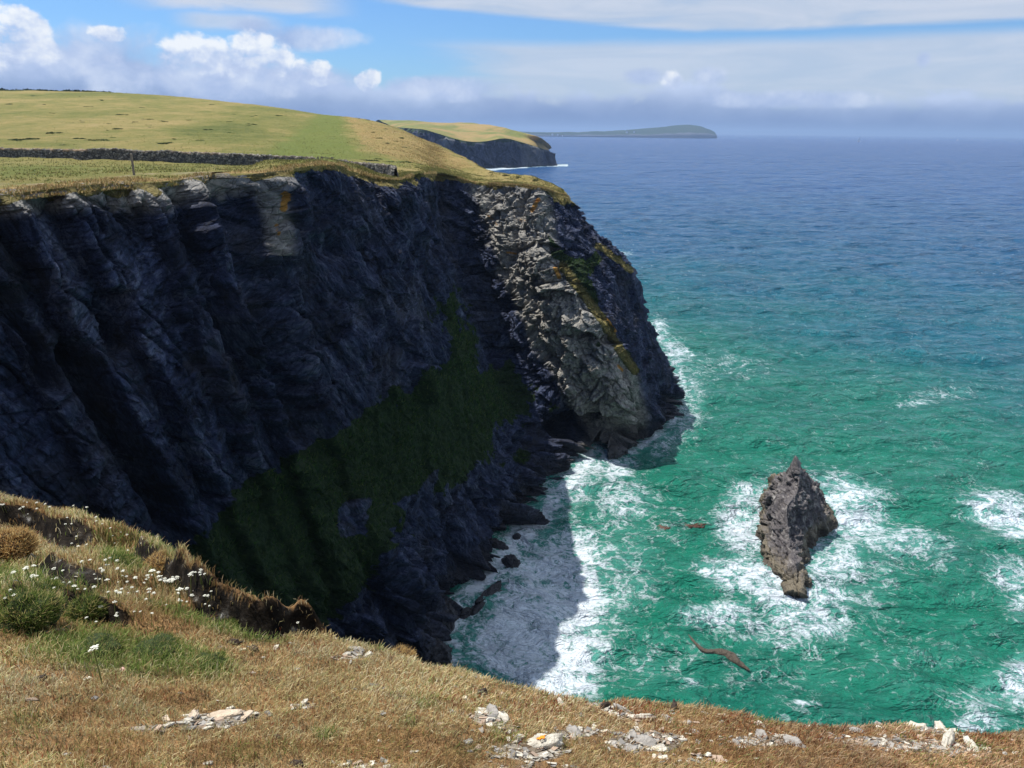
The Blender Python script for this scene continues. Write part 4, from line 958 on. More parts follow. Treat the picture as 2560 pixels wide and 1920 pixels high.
def stone_wall(foot, crest, label, n=420):
    """foot: [(px,py,Y)], crest: [(px,py)] in photo pixels; a battered wall of piled slate"""
    f = np.array([P(a, b_, y) for a, b_, y in foot]); xs = np.array([a for a, _, _ in foot]); cx, cy = np.array(crest).T
    t = np.arange(len(f), dtype=float); ts = np.linspace(0, len(f)-1, n); L_ = herm(f, t, ts)
    pxs = np.interp(ts, t, xs); tops = np.interp(pxs, cx, cy)
    H_ = np.array([P(a, b_, l[1])[2]-l[2] for a, b_, l in zip(pxs, tops, L_)])
    tn = np.gradient(L_, axis=0); tn[:, 2] = 0; tn /= np.linalg.norm(tn, axis=1, keepdims=True); nr_ = np.stack([tn[:, 1], -tn[:, 0], 0*tn[:, 0]], -1)
    prof = [(0.42, -1.4), (0.40, -.1), (0.37, .15), (0.345, .3), (0.32, .45), (0.30, .6), (0.28, .72), (0.26, .84), (0.24, .94), (0.12, 1.0), (-0.12, 1.0), (-0.24, .93), (-0.28, .7), (-0.34, .4), (-0.40, 0), (-.42, -1.4)]
    G = np.stack([L_+nr_*a+np.array([0, 0, 1.0])*(H_*b_)[:, None] for a, b_ in prof], 1)
    G[:, [0, -1], 2] = L_[:, None, 2]-1.2
    fa_, ea_ = facets(G/np.array([0.35, 0.35, 0.22]), 701, 1.0)
    G = G+nr_[:, None]*(fa_*0.05*np.sign(np.array([p_[0] for p_ in prof])))[..., None]; G[..., 2] += (fa_*0.06)*(np.array([p_[1] for p_ in prof]) > .8)
    # round the ends off
    for e_, s_ in ((0, 1), (-1, -1)): G[e_] = G[e_]*0+L_[e_]+np.stack([nr_[e_]*a*0.5+np.array([0, 0, max(b_, -1)*H_[e_]*0.85]) for a, b_ in prof])-tn[e_]*s_*0.15
    cap = np.broadcast_to((np.array([p_[1] for p_ in prof]) > .8).astype(float)[None], G.shape[:2])*np.interp(pxs, [0, 200, 260, 430, 500, 560], [1, .9, .1, .2, .7, .2])[:, None]
    o = mesh_obj('stone_wall', G, grid_faces(n, len(prof)), WALLM, attrs={'cap': cap}); tag(o, label, 'stone wall'); return o
stone_wall([(-330, 396, 97), (-150, 395, 96), (0, 394, 95), (120, 397.5, 94.5), (233, 400, 94), (330, 401, 93.5), (428, 402.5, 93), (530, 405, 92), (622, 408, 91), (700, 413, 90), (790, 420, 88)],
    [(-330, 366), (0, 369), (100, 372), (194, 373), (250, 371), (292, 370), (350, 377), (430, 376), (450, 379), (505, 381), (622, 385), (700, 389), (789, 392.5)], 'long grey dry stone wall crossing the clifftop field behind the post')
stone_wall([(842, 424, 86.5), (870, 428, 86), (905, 433, 85), (945, 438, 84), (975, 441, 83), (988, 442, 82)], [(842, 398), (865, 399), (873, 404), (909, 406), (957, 410), (984, 414.5), (988, 417)],
    'short dark stone wall ending at the cliff edge right of the gate', 140)
def gate():
    a, b_ = P(806, 421, 87.3), P(832, 423, 86.9); top_a = P(806, 391, 87.3)[2]; e = empty('field_gate', tuple(a)); tag(e, 'small grey wooden gate in the gap between the two stone walls', 'gate')
    for q in (a, b_):
        v, f = beam(q-a+W(0, 0, -.4), q-a+W(0, 0, top_a-a[2]), .20); mesh_obj('gate_post', v, f, WOOD, e, False)
    v, f = beam(P(797, 421, 87.5)-a+W(0, 0, -.4), P(797, 421, 87.5)-a+W(0, 0, 1.25), .16); mesh_obj('gate_post', v, f, WOOD, e, False)
    H_ = top_a-a[2]; d = b_-a
    for k in (.55, .72, .90):
        v, f = beam(W(0, 0, H_*k), d+W(0, 0, H_*k), .07, .09); mesh_obj('rail', v, f, WOOD, e, False)
    v, f = beam(W(0, 0, H_*.2)+d*.55, d+W(0, 0, H_*.92), .06, .08); mesh_obj('brace', v, f, WOOD, e, False)
gate()
def post():
    b_ = P(334, 428, 57.0); m = np.hypot(TOP[..., 0]-b_[0], TOP[..., 1]-b_[1]); i = np.unravel_index(np.argmin(m+100*(v2 > .4)), m.shape); z0 = min(TOP[i][2], b_[2])
    t_ = P(328, 386, 57.0); e = empty('wooden_post', (b_[0], b_[1], z0)); tag(e, 'thin weathered wooden marker post on the clifftop path', 'post')
    n = 12; hs = np.linspace(-0.4, t_[2]-z0, 16); th = np.linspace(0, 2*math.pi, n)
    lean = (t_-b_)[0]
    V = np.array([[[lean*max(h, 0)/hs[-1]+math.cos(a)*.085*(1-.12*k/15)*(1+.12*math.sin(3*a+h*9)), math.sin(a)*.085*(1-.12*k/15), h] for a in th] for k, h in enumerate(hs)])
    mesh_obj('shaft', V, grid_faces(16, n, True), WOOD, e)
    cp = np.array([[[lean+math.cos(a)*r_, math.sin(a)*r_, hs[-1]+z_] for a in th] for r_, z_ in ((.082, -.01), (.085, .02), (.06, .05), (.001, .07))]); mesh_obj('cap', cp, grid_faces(4, n, True), WOOD, e)
post()
def mat_gorse():
    m, g, b = material('gorse')
    pos = g.node('ShaderNodeNewGeometry', out='Position')
    c = g.ramp(g.noise(pos, 2.5, 5, 0.7), [(0.3, (0.018, 0.034, 0.014)), (0.52, (0.045, 0.072, 0.026)), (0.7, (0.10, 0.105, 0.045))])
    g._in(b, 'Base Color', c); g._in(b, 'Roughness', 0.9); g._in(b, 'Specular IOR Level', 0.1); return m
GORSE = mat_gorse()
def leaf_mesh(name, cloud, size, seed, mat, parent=None):
    rg = np.random.default_rng(seed); n = len(cloud); a = rg.normal(size=(n, 3)); a /= np.linalg.norm(a, axis=1, keepdims=True)
    b_ = np.cross(a, rg.normal(size=(n, 3))); b_ /= np.linalg.norm(b_, axis=1, keepdims=True); s_ = (size*rg.uniform(.6, 1.4, n))[:, None]
    V = np.stack([cloud-a*s_, cloud+b_*s_*.6, cloud+a*s_, cloud-b_*s_*.6], 1)
    return mesh_obj(name, V, np.arange(4*n).reshape(-1, 4), mat, parent, False)
def bush_cloud(n, seed, lobes=5, flat=0.32):
    rg = np.random.default_rng(seed); cs = rg.uniform(-.6, .6, (lobes, 2)); rs = rg.uniform(.28, .55, lobes); k = rg.integers(0, lobes, n)
    d = rg.normal(size=(n, 3)); d /= np.linalg.norm(d, axis=1, keepdims=True); d[:, 2] = np.abs(d[:, 2])
    r_ = rs[k]*rg.uniform(.7, 1.05, n); p = d*r_[:, None]; p[:, :2] += cs[k]; p[:, 2] *= flat*2; return p
protos = [leaf_mesh('gorse_bush', bush_cloud(700, 40+k, 4+k), 0.085, 60+k, GORSE) for k in range(3)]
gl = [(130, 282, 26), (305, 287, 26), (222, 304, 34), (205, 302, 18), (275, 309, 20), (375, 299, 26), (417, 304, 32), (370, 312, 12), (379, 318, 14), (146, 333, 36), (62, 350, 52), (40, 352, 30), (208, 347, 26), (245, 351, 42), (278, 344, 22), (440, 347, 14), (411, 358, 34),
      (522, 324, 22), (545, 305, 14), (570, 304, 12), (581, 286, 14), (640, 289, 22), (630, 291, 14), (695, 289, 16), (636, 311, 24), (626, 313, 14), (569, 331, 14), (15, 261, 18), (225, 267, 20), (247, 250, 26), (260, 251, 14), (180, 308, 14), (300, 322, 22), (626, 329, 9),
      (90, 345, 26), (160, 362, 16), (500, 352, 20), (470, 300, 12), (335, 305, 12), (530, 262, 10), (110, 262, 12), (88, 240, 14), (200, 241, 20), (150, 243, 10), (275, 325, 10), (355, 268, 12), (716, 280, 8), (715, 288, 8),
      (870, 318, 14), (885, 330, 16), (905, 315, 18), (930, 330, 16), (945, 345, 22), (960, 322, 14), (985, 352, 16), (1000, 345, 18), (1010, 368, 22), (965, 358, 16), (1060, 400, 18), (880, 345, 14), (1085, 408, 14), (1040, 372, 12), (915, 300, 14), (895, 296, 16),
      (930, 402, 44), (965, 405, 40), (900, 398, 24), (1005, 405, 30), (1040, 410, 26), (945, 396, 22), (1270, 438, 26), (1300, 442, 22), (1250, 434, 18), (1335, 449, 20), (1230, 430, 14)]
wordsx = lambda x: 'far left' if x < 130 else 'left' if x < 330 else 'middle' if x < 560 else 'right' if x < 760 else 'seaward slope' if x < 1120 else 'headland tip'
seen_lab = {}
placed = []
for k, (x, y, w_) in enumerate(gl):
    q = ground_top(x/D, y/D); dist = np.linalg.norm(q-EYE); s_ = w_*dist/F_PX*0.62
    o = protos[k % 3] if k < 3 else protos[k % 3].copy()
    if k >= 3: COL.objects.link(o)
    o.location = (q[0], q[1], q[2]-0.10*s_); o.rotation_euler = (0, 0, random.uniform(0, 6.28)); o.scale = (s_, s_*random.uniform(.8, 1.2), s_*random.uniform(.40, .62))
    placed.append((x, y, w_, o))
for x, y, w_, o in placed:
    zone = ('just above the long stone wall' if 338 < y < 366 and x < 760 else 'on the mid slope' if 290 < y <= 338 and x < 760 else 'near the skyline' if y <= 290 and x < 760 else 'behind the short stone wall' if y > 390 and x < 1120 else 'on the dry seaward slope' if x < 1120 else 'on the skyline of the headland tip')
    size = 'broad' if w_ > 29 else 'middling' if w_ > 17 else 'small'
    key = f'{size} dark green gorse clump {zone}'
    if x < 760: key += f', {wordsx(x)} of the hillside'
    tag(o, key, 'gorse bush', 'gorse clumps on the headland grass')
# the dark hedge along the skyline
hx = np.linspace(-60, 345, 60); cl = []
for x in hx:
    y = np.interp(x, [-60, 0, 100, 230, 300, 345], [229, 228, 231, 232, 236, 240]); q = P(x, y+1, np.interp(x, [-60, 345], [362, 345])); hh_ = np.interp(x, [-60, 20, 60, 230, 345], [2.8, 2.0, 2.4, 2.2, 0.8])*random.uniform(.7, 1.25)
    c_ = bush_cloud(260, int(x*7) % 9973, 4)*np.array([3.6, 2.2, hh_/.55]); cl.append(c_+q+np.array([0, 0, -.2]))
o = leaf_mesh('hedge', np.concatenate(cl), 0.38, 5, GORSE); tag(o, 'low dark hedge running along the grassy skyline', 'hedge')
# ================================================================== NEAR SLOPE (where the viewer stands)
def gsmooth(x, y):
    yy = np.clip(y, -14, 20)
    return 47-(1.55+0.56*yy-0.012*yy*yy+0.17*np.clip(x, -14, 12))
def hit(px, py, f=None, extra=0.0):
    """where the line of sight through a sheet position meets the near slope"""
    f = f or gsmooth; r = ray(px*D, py*D); k = np.full(np.shape(px), 2.0)
    for _ in range(400):
        p = EYE+r*k[..., None]; d_ = p[..., 2]-(f(p[..., 0], p[..., 1])+extra); k = k+np.clip(d_*0.5, -0.2, 0.2)
    return EYE+r*k[..., None]
# banks: (foot line in sheet units, height, width, reach)
BANKS = [([(395, 1262), (430, 1300), (480, 1335), (540, 1360), (600, 1370), (735, 1376)], 0.42, 0.07, 1.3),
         ([(-40, 1120), (30, 1128), (90, 1140), (150, 1165), (205, 1192)], 0.24, 0.10, 0.5),
         ([(150, 1112), (200, 1140), (240, 1160)], 0.16, 0.09, 0.35),
         ([(-30, 1205), (40, 1205), (66, 1190)], 0.26, 0.09, 0.45),
         ([(270, 1200), (330, 1235), (400, 1285)], 0.26, 0.12, 0.6),
         ([(95, 1215), (150, 1245), (215, 1290)], 0.13, 0.12, 0.4),
         ([(150, 1325), (185, 1335), (215, 1322)], 0.20, 0.09, 0.35),
         ([(10, 1358), (60, 1366), (110, 1352)], 0.30, 0.09, 0.45),
         ([(380, 1300), (410, 1330)], 0.10, 0.1, 0.3)]
BK = []
for pl, h, w_, rc in BANKS:
    a = np.array(pl, float); q = hit(a[:, 0], a[:, 1]); BK.append((q[:, :2], h, w_, rc))
def bank_h(x, y, face=False):
    z = np.zeros(np.shape(x)); fm_ = np.zeros(np.shape(x))
    for q, h, w_, rc in BK:
        best = np.full(np.shape(x), 1e9); side = np.zeros(np.shape(x)); tt = np.zeros(np.shape(x)); n = len(q)-1
        for i in range(n):
            (x0, y0), (x1, y1) = q[i], q[i+1]; dx, dy = x1-x0, y1-y0; L = dx*dx+dy*dy
            t = np.clip(((x-x0)*dx+(y-y0)*dy)/L, 0, 1); d_ = np.hypot(x-x0-t*dx, y-y0-t*dy); s_ = np.sign(dx*(y-y0)-dy*(x-x0))
            m = d_ < best; best = np.where(m, d_, best); side = np.where(m, s_, side); tt = np.where(m, (i+t)/n, tt)
        s_ = best*side+0.06*np.sin(x*5.1+y*3.7)+0.04*np.sin(x*13+y*9)
        ends = sstep(tt, 0, 0.12)*(1-sstep(tt, 0.88, 1.0)) if rc < 1.5 else sstep(tt, 0, 0.15)*(1-sstep(tt, 0.9, 1.0)*0.9)
        z = z+h*ends*sstep(s_, -w_, w_)*np.where(s_ > w_, np.exp(-((s_-w_)/rc)**2), 1)
        fm_ = np.maximum(fm_, ends*(h > .12)*np.exp(-((s_+0.03)/(w_*1.25))**4))
    return (z, fm_) if face else z
def gfull(x, y): return gsmooth(x, y)+bank_h(x, y)
EDGE = [(-60, 1030), (0, 1048), (60, 1063), (130, 1092), (200, 1103), (260, 1133), (330, 1152), (400, 1173), (440, 1192), (470, 1228), (520, 1262), (560, 1292), (650, 1323), (720, 1363), (745, 1378), (830, 1388), (890, 1402), (930, 1417), (1000, 1424), (1080, 1448), (1200, 1483), (1260, 1491), (1335, 1486),
        (1420, 1494), (1500, 1502), (1580, 1516), (1650, 1534), (1720, 1545), (1800, 1550), (1900, 1550), (1960, 1552), (2000, 1548), (2060, 1563), (2130, 1566), (2180, 1556), (2240, 1548)]
ea_ = np.array(EDGE, float); ea_[:, 1] += 4
eh = hit(ea_[:, 0], ea_[:, 1], gfull)[:, :2]
NEARPOLY = np.concatenate([[[-40, -14], [-46, -4], [-41, 14], [-34, 12], [-26, 11], [-19, 11.5], [-14, 11.5], [-11, 11.0]], eh, [[6.5, 5.6], [8.5, 4.4], [11, 1.5], [12, -3], [14, -14]]])
def near_height(x, y, detail=True):
    xy = np.stack([x, y, 0*x], -1)
    z = gfull(x, y)
    if detail:
        z = z+fbm(xy/1.7, 4, 801)*0.10+fbm(xy/0.42, 3, 811)*0.030+ridged(xy/0.9, 2, 821)*0.02
    sd_ = sdist(x, y, [tuple(p_) for p_ in NEARPOLY])
    j = fbm(xy/0.8, 3, 831)*0.09 if detail else 0
    o_ = np.maximum(sd_+j, 0)
    z = z-0.10*np.exp(-(np.minimum(sd_+j, 0)/0.12)**2)*1.0
    cl = facets(np.stack([x, y, z*0.2], -1)/np.array([1.1, 1.1, 1.1]), 841, 1.0)[0]*0.5*sstep(o_, 0.3, 2.5) if detail else 0
    z = z-np.minimum(o_*2.2+np.maximum(o_-0.25, 0)*1.7, z+3)+cl
    return z, sd_
def nongrid(a, b_, fine0, fine1, step, grow=1.13):
    m = list(np.arange(fine0, fine1, step)); s_ = step; lo = []; v = fine0
    while v > a: s_ = min(s_*grow, 1.2); v -= s_; lo.append(v)
    s_ = step; hi = []; v = fine1
    while v < b_: hi.append(v); s_ = min(s_*grow, 1.2); v += s_
    return np.array(lo[::-1]+m+hi)
gx_ = nongrid(-52, 32, -10.0, 7.0, 0.027); gy_ = nongrid(-16, 34, 2.2, 11.5, 0.027)
NX, NY = np.meshgrid(gx_, gy_, indexing='ij'); NZ, NS = near_height(NX, NY)
# keep the land from burying the far side of the cove
NZ = np.maximum(NZ, -3)
nvx, nvy = project(np.stack([NX, NY, NZ], -1)); nvx /= D; nvy /= D
def ell(px, py, items, soft=0.5):
    r_ = np.zeros(np.shape(px))
    for (cx, cy, rx, ry, an, k) in items:
        c_, s_ = math.cos(R(an)), math.sin(R(an)); dx, dy = px-cx, py-cy; u, v = (dx*c_+dy*s_)/rx, (-dx*s_+dy*c_)/ry
        r_ = np.maximum(r_, k*(1-sstep(np.sqrt(u*u+v*v), 1-soft, 1+soft)))
    return r_
GREEN = [(250, 1410, 190, 46, 6, 1), (420, 1440, 90, 28, 8, .9), (60, 1290, 120, 60, 10, .55), (135, 1262, 90, 34, 8, .9), (265, 1215, 62, 20, 15, .9), (450, 1345, 130, 16, 16, .9), (560, 1378, 60, 10, 5, .9), (10, 1250, 40, 30, 0, .9), (60, 1320, 70, 30, 0, .7), (840, 1400, 55, 12, 12, .75),
         (350, 1190, 40, 14, 20, .45), (250, 1165, 70, 20, 10, .5), (700, 1588, 26, 12, 0, .7), (1090, 1590, 40, 26, 10, .5), (1190, 1610, 50, 20, 0, .35), (120, 1060, 60, 14, 12, .4), (60, 1560, 60, 22, 0, .35), (1000, 1620, 40, 14, 0, .4), (920, 1520, 40, 14, 0, .35), (2190, 1560, 40, 14, 0, .9), (2110, 1615, 30, 8, 0, .8), (1660, 1560, 40, 8, 0, .35), (560, 1620, 80, 16, 0, .3), (520, 1640, 60, 12, 0, .3), (880, 1560, 30, 10, 0, .4), (430, 1265, 60, 10, 25, .4)]
STONY = [(1062, 1553, 42, 15, 5, 1), (1150, 1622, 80, 24, 0, .9), (1085, 1575, 60, 12, 0, .5), (1240, 1585, 60, 14, -5, .75), (1330, 1540, 70, 8, 20, .6), (1390, 1600, 95, 22, 0, .85), (1640, 1600, 90, 14, 0, .65), (1500, 1560, 60, 8, 0, .4), (1980, 1610, 170, 16, 4, .7), (2030, 1575, 60, 10, 0, .8), (1700, 1550, 60, 8, 8, .5), (1850, 1560, 120, 8, 0, .5), (770, 1415, 44, 8, -6, .7), (650, 1525, 44, 8, 0, .5), (470, 1556, 95, 17, -6, 1), (330, 1575, 60, 10, 0, .55), (820, 1655, 80, 14, 0, .5), (440, 1620, 50, 8, 0, .3), (500, 1400, 40, 5, 0, .45), (250, 1655, 40, 8, 0, .3), (1120, 1655, 120, 14, 0, .5), (1480, 1640, 120, 12, 0, .4)]
RED = [(1350, 1530, 90, 26, 10, .9), (1000, 1510, 80, 20, 0, .6), (1170, 1530, 70, 22, 0, .7), (1600, 1560, 70, 20, 0, .6), (1440, 1590, 60, 18, 0, .5), (1100, 1600, 60, 18, 0, .4), (640, 1400, 60, 14, 0, .4), (1750, 1590, 120, 20, 0, .45), (560, 1600, 60, 14, 0, .35), (360, 1500, 70, 12, 0, .3), (2050, 1600, 120, 18, 0, .4)]
TALL = [(120, 1180, 420, 90, 14, 1.0), (480, 1240, 120, 60, 25, .9), (60, 1290, 150, 60, 0, .8)]
def mat_soil():
    m, g, b = material('cliff_slope_soil')
    pos = g.node('ShaderNodeNewGeometry', out='Position')
    att = lambda k: g.node('ShaderNodeAttribute', out='Fac', attribute_name=k)
    n1 = g.noise(pos, 3.0, 7, 0.65); n2 = g.noise(pos, 22.0, 5, 0.7)
    f = g.m('ADD', g.m('MULTIPLY', n1, 0.5), g.m('MULTIPLY', n2, 0.5))
    c = g.ramp(f, [(0.35, (0.055, 0.032, 0.015)), (0.48, (0.20, 0.115, 0.05)), (0.6, (0.33, 0.20, 0.09)), (0.72, (0.42, 0.28, 0.14))])
    c = g.mix(g.m('MULTIPLY', att('green'), 0.75), c, g.ramp(f, [(0.35, (0.02, 0.035, 0.01)), (0.6, (0.09, 0.11, 0.03)), (0.75, (0.17, 0.17, 0.06))]))
    v = g.node('ShaderNodeTexVoronoi', {'Vector': g.vm('MULTIPLY', pos, (1, 1, 1)), 'Scale': 13.0}, out=None)
    ve = g.smooth(g.vor(pos, 13.0, 'DISTANCE_TO_EDGE'), 0.0, 0.10)
    sc = g.ramp(g.sep(v.outputs['Color'])[0], [(0.1, (0.17, 0.145, 0.115)), (0.5, (0.30, 0.27, 0.22)), (0.9, (0.46, 0.43, 0.37))])
    sc = g.mix(ve, (0.09, 0.06, 0.04), sc)
    st = g.smooth(g.m('ADD', att('stony'), g.m('MULTIPLY', g.m('SUBTRACT', n1, 0.5), 1.2)), 0.40, 0.62)
    c = g.mix(g.m('MULTIPLY', st, 0.85), c, sc)
    # bare rock where it drops away
    rk = att('drop'); rn = g.noise(g.vm('MULTIPLY', pos, (1, 1, 2.5)), 1.2, 8, 0.7)
    c = g.mix(rk, c, g.ramp(rn, [(0.3, (0.02, 0.02, 0.022)), (0.5, (0.06, 0.06, 0.062)), (0.7, (0.17, 0.165, 0.15))]))
    bk = att('bank')
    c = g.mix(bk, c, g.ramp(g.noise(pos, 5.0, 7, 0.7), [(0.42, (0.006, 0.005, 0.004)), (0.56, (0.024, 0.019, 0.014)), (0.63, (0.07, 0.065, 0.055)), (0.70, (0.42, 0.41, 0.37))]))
    g._in(b, 'Base Color', c); g._in(b, 'Roughness', 0.95); g._in(b, 'Specular IOR Level', 0.1)
    h = g.m('ADD', g.m('ADD', n2, g.m('MULTIPLY', g.m('MULTIPLY', ve, st), 0.5)), g.m('MULTIPLY', n1, 0.8))
    g._in(b, 'Normal', g.node('ShaderNodeBump', {'Height': h, 'Strength': 0.9, 'Distance': 0.03})); return m
nzz = fbm(np.stack([NX, NY, 0*NX], -1)/0.5, 3, 851)*12
gr = ell(nvx+nzz, nvy+nzz*.4, GREEN); stn = ell(nvx+nzz, nvy+nzz*.4, STONY)
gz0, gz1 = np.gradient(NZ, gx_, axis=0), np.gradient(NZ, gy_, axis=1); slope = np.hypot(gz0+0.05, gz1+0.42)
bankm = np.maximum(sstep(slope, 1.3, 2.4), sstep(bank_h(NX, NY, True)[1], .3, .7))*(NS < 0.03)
drop = sstep(NS, 0.02, 0.25)
o = mesh_obj('near_slope', np.stack([NX, NY, NZ], -1), grid_faces(len(gx_), len(gy_)), mat_soil(), attrs={'green': gr, 'stony': stn, 'drop': drop, 'bank': bankm}); tag(o, kind='structure')

from bisect import bisect
def near_z(x, y):
    """bilinear height of the near slope"""
    i = np.clip(np.searchsorted(gx_, x)-1, 0, len(gx_)-2); j = np.clip(np.searchsorted(gy_, y)-1, 0, len(gy_)-2)
    u = (x-gx_[i])/(gx_[i+1]-gx_[i]); v = (y-gy_[j])/(gy_[j+1]-gy_[j])
    return NZ[i, j]*(1-u)*(1-v)+NZ[i+1, j]*u*(1-v)+NZ[i, j+1]*(1-u)*v+NZ[i+1, j+1]*u*v
def near_attr(A_, x, y):
    i = np.clip(np.searchsorted(gx_, x), 0, len(gx_)-1); j = np.clip(np.searchsorted(gy_, y), 0, len(gy_)-1); return A_[i, j]

# ------------------------------------------------------------------ grass blades
def grass(name, count, seed, label, kindw):
    rg = np.random.default_rng(seed)
    x = rg.uniform(-11, 9, count*6); y = rg.uniform(1.2, 12.5, count*6)
    d_ = np.sqrt(x*x+y*y+25); keep = rg.uniform(0, 1, len(x)) < np.minimum(1, (5.6/d_)**2)
    ang = np.abs(np.arctan2(x, y)) < R(52); keep &= ang
    x, y = x[keep], y[keep]
    sd_ = near_attr(NS, x, y); k = sd_ < 0.03; x, y, sd_ = x[k], y[k], sd_[k]
    z = near_z(x, y); px, py = project(np.stack([x, y, z], -1)); px /= D; py /= D
    w1 = fbm(np.stack([x, y, 0*x], -1)/0.5, 3, 851)*12
    w2 = fbm(np.stack([x, y, 0*x], -1)/0.22, 3, 861)
    w3 = fbm(np.stack([x, y, 0*x], -1)/1.1, 3, 871)
    G_ = ell(px+w1, py+w1*.4, GREEN); S_ = ell(px+w1, py+w1*.4, STONY); Rd = ell(px+w1, py+w1*.4, RED); Tl = ell(px+w1, py, TALL)
    bk = near_attr(bankm, x, y)
    k = rg.uniform(0, 1, len(x)) > np.clip(S_*1.05+(w2 < -.35)*0.25, 0, 0.93)
    k &= rg.uniform(0, 1, len(x)) > bk*0.93
    x, y, z, G_, S_, Rd, Tl, w2, w3, px, sd_ = [q[k] for q in (x, y, z, G_, S_, Rd, Tl, w2, w3, px, sd_)]
    if len(x) > count: x, y, z, G_, S_, Rd, Tl, w2, w3, px, sd_ = [q[:count] for q in (x, y, z, G_, S_, Rd, Tl, w2, w3, px, sd_)]
    n = len(x); dist = np.sqrt(x*x+y*y+(47-z)**2)
    green = rg.uniform(0, 1, n) < np.clip(G_*0.80+0.09+w3*0.22, 0.01, 0.9)
    red = (~green) & (rg.uniform(0, 1, n) < Rd*0.45+0.03)
    L_ = rg.uniform(0.028, 0.070, n)*(1+0.6*Tl+0.5*G_)*(1-0.35*S_)*(1+0.35*w2)
    W_ = np.maximum(0.0026, 0.00060*dist)*rg.uniform(.7, 1.4, n)*np.where(green, 1.0, 1.15)
    az = rg.uniform(0, 2*math.pi, n); lean = rg.uniform(0.05, 0.75, n)*(1-.35*Tl); wind = np.array([0.5, -0.35])
    d1 = np.stack([np.cos(az)*lean+wind[0]*.35, np.sin(az)*lean+wind[1]*.35], -1)
    fa_ = az+math.pi/2+rg.normal(0, .5, n); sx, sy = np.cos(fa_)*W_/2, np.sin(fa_)*W_/2
    b0 = np.stack([x, y, z-0.012], -1); m_ = b0+np.stack([d1[:, 0]*L_*.35, d1[:, 1]*L_*.35, L_*.6], -1); t_ = b0+np.stack([d1[:, 0]*L_*1.0, d1[:, 1]*L_*1.0, L_*rg.uniform(.75, 1.05, n)], -1)
    sv_ = np.stack([sx, sy, 0*sx], -1)
    V = np.stack([b0-sv_*.8, b0+sv_*.8, m_-sv_, m_+sv_, t_-sv_*.25, t_+sv_*.25], 1)
    F_ = (np.arange(n)[:, None, None]*6+np.array([[0, 1, 3, 2], [2, 3, 5, 4]])[None]).reshape(-1, 4)
    straw = np.array([[0.66, 0.51, 0.26], [0.54, 0.385, 0.185], [0.76, 0.66, 0.40], [0.36, 0.235, 0.115], [0.60, 0.54, 0.25], [0.48, 0.45, 0.21]])
    reds = np.array([[0.26, 0.075, 0.035], [0.36, 0.13, 0.055], [0.18, 0.06, 0.04]])
    greens = np.array([[0.17, 0.25, 0.05], [0.26, 0.33, 0.09], [0.11, 0.17, 0.04], [0.36, 0.38, 0.14]])
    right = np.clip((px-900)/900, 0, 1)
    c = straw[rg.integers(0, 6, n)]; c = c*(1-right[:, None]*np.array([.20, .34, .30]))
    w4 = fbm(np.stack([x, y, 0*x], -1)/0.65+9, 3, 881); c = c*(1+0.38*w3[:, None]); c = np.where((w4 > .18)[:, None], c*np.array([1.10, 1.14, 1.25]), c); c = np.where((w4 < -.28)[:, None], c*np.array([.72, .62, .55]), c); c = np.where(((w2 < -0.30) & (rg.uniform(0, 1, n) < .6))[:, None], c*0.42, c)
    c = np.where(red[:, None], reds[rg.integers(0, 3, n)], c); c = np.where(green[:, None], greens[rg.integers(0, 4, n)], c)
    c = np.clip(c*rg.uniform(.75, 1.2, n)[:, None], 0, .85)
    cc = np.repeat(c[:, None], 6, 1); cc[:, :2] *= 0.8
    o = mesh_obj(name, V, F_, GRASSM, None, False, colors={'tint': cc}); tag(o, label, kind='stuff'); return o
GRASSM = mat_vertcol('dry_grass', 0.85, 0.38)
grass('grass', 430000, 21, 'dry straw coloured clifftop grass with green patches', None)

# ------------------------------------------------------------------ wild carrot flowers
FLOWERM = simple('white_umbel', (0.66, 0.66, 0.56), 0.8, 0.12, 60, 0.2); STEMM = simple('green_stem', (0.16, 0.20, 0.06), 0.8, 0.2, 8, 0)
def umbel(r_, seed):
    rg = np.random.default_rng(seed); parts = []
    for k in range(15):
        a = k*2.4; rr = r_*math.sqrt(k/15)*0.92; c = np.array([math.cos(a)*rr, math.sin(a)*rr, -0.35*rr*rr/r_+rg.normal(0, .002)]); q = r_*.26*rg.uniform(.8, 1.2); m = 6
        ring = [c+np.array([math.cos(j*6.283/m)*q, math.sin(j*6.283/m)*q, -q*.25]) for j in range(m)]
        V = np.array(ring+[c+np.array([0, 0, q*.35])]); parts.append((V, np.array([[j, (j+1) % m, 6, 6] for j in range(0, m)])))
    v, f = join(parts); return v, f[:, :3]
def flower_proto(seed):
    e = empty('wild_carrot', (0, 0, 0)); r_ = 0.018
    rg = np.random.default_rng(seed); H_ = 0.15
    th = np.linspace(0, 2*math.pi, 6); hs = np.linspace(-.02, H_, 6)
    V = np.array([[[.004*h*10+math.cos(a)*.0025, math.sin(a)*.0025, h] for a in th] for h in hs]); mesh_obj('stem', V, grid_faces(6, 6, True), STEMM, e)
    v, f = umbel(r_, seed); v = v+np.array([.04*H_*1.0, 0, H_]); mesh_obj('flower_head', v, f, FLOWERM, e, False, n=3)
    return e
fl = []
rg = np.random.default_rng(55)
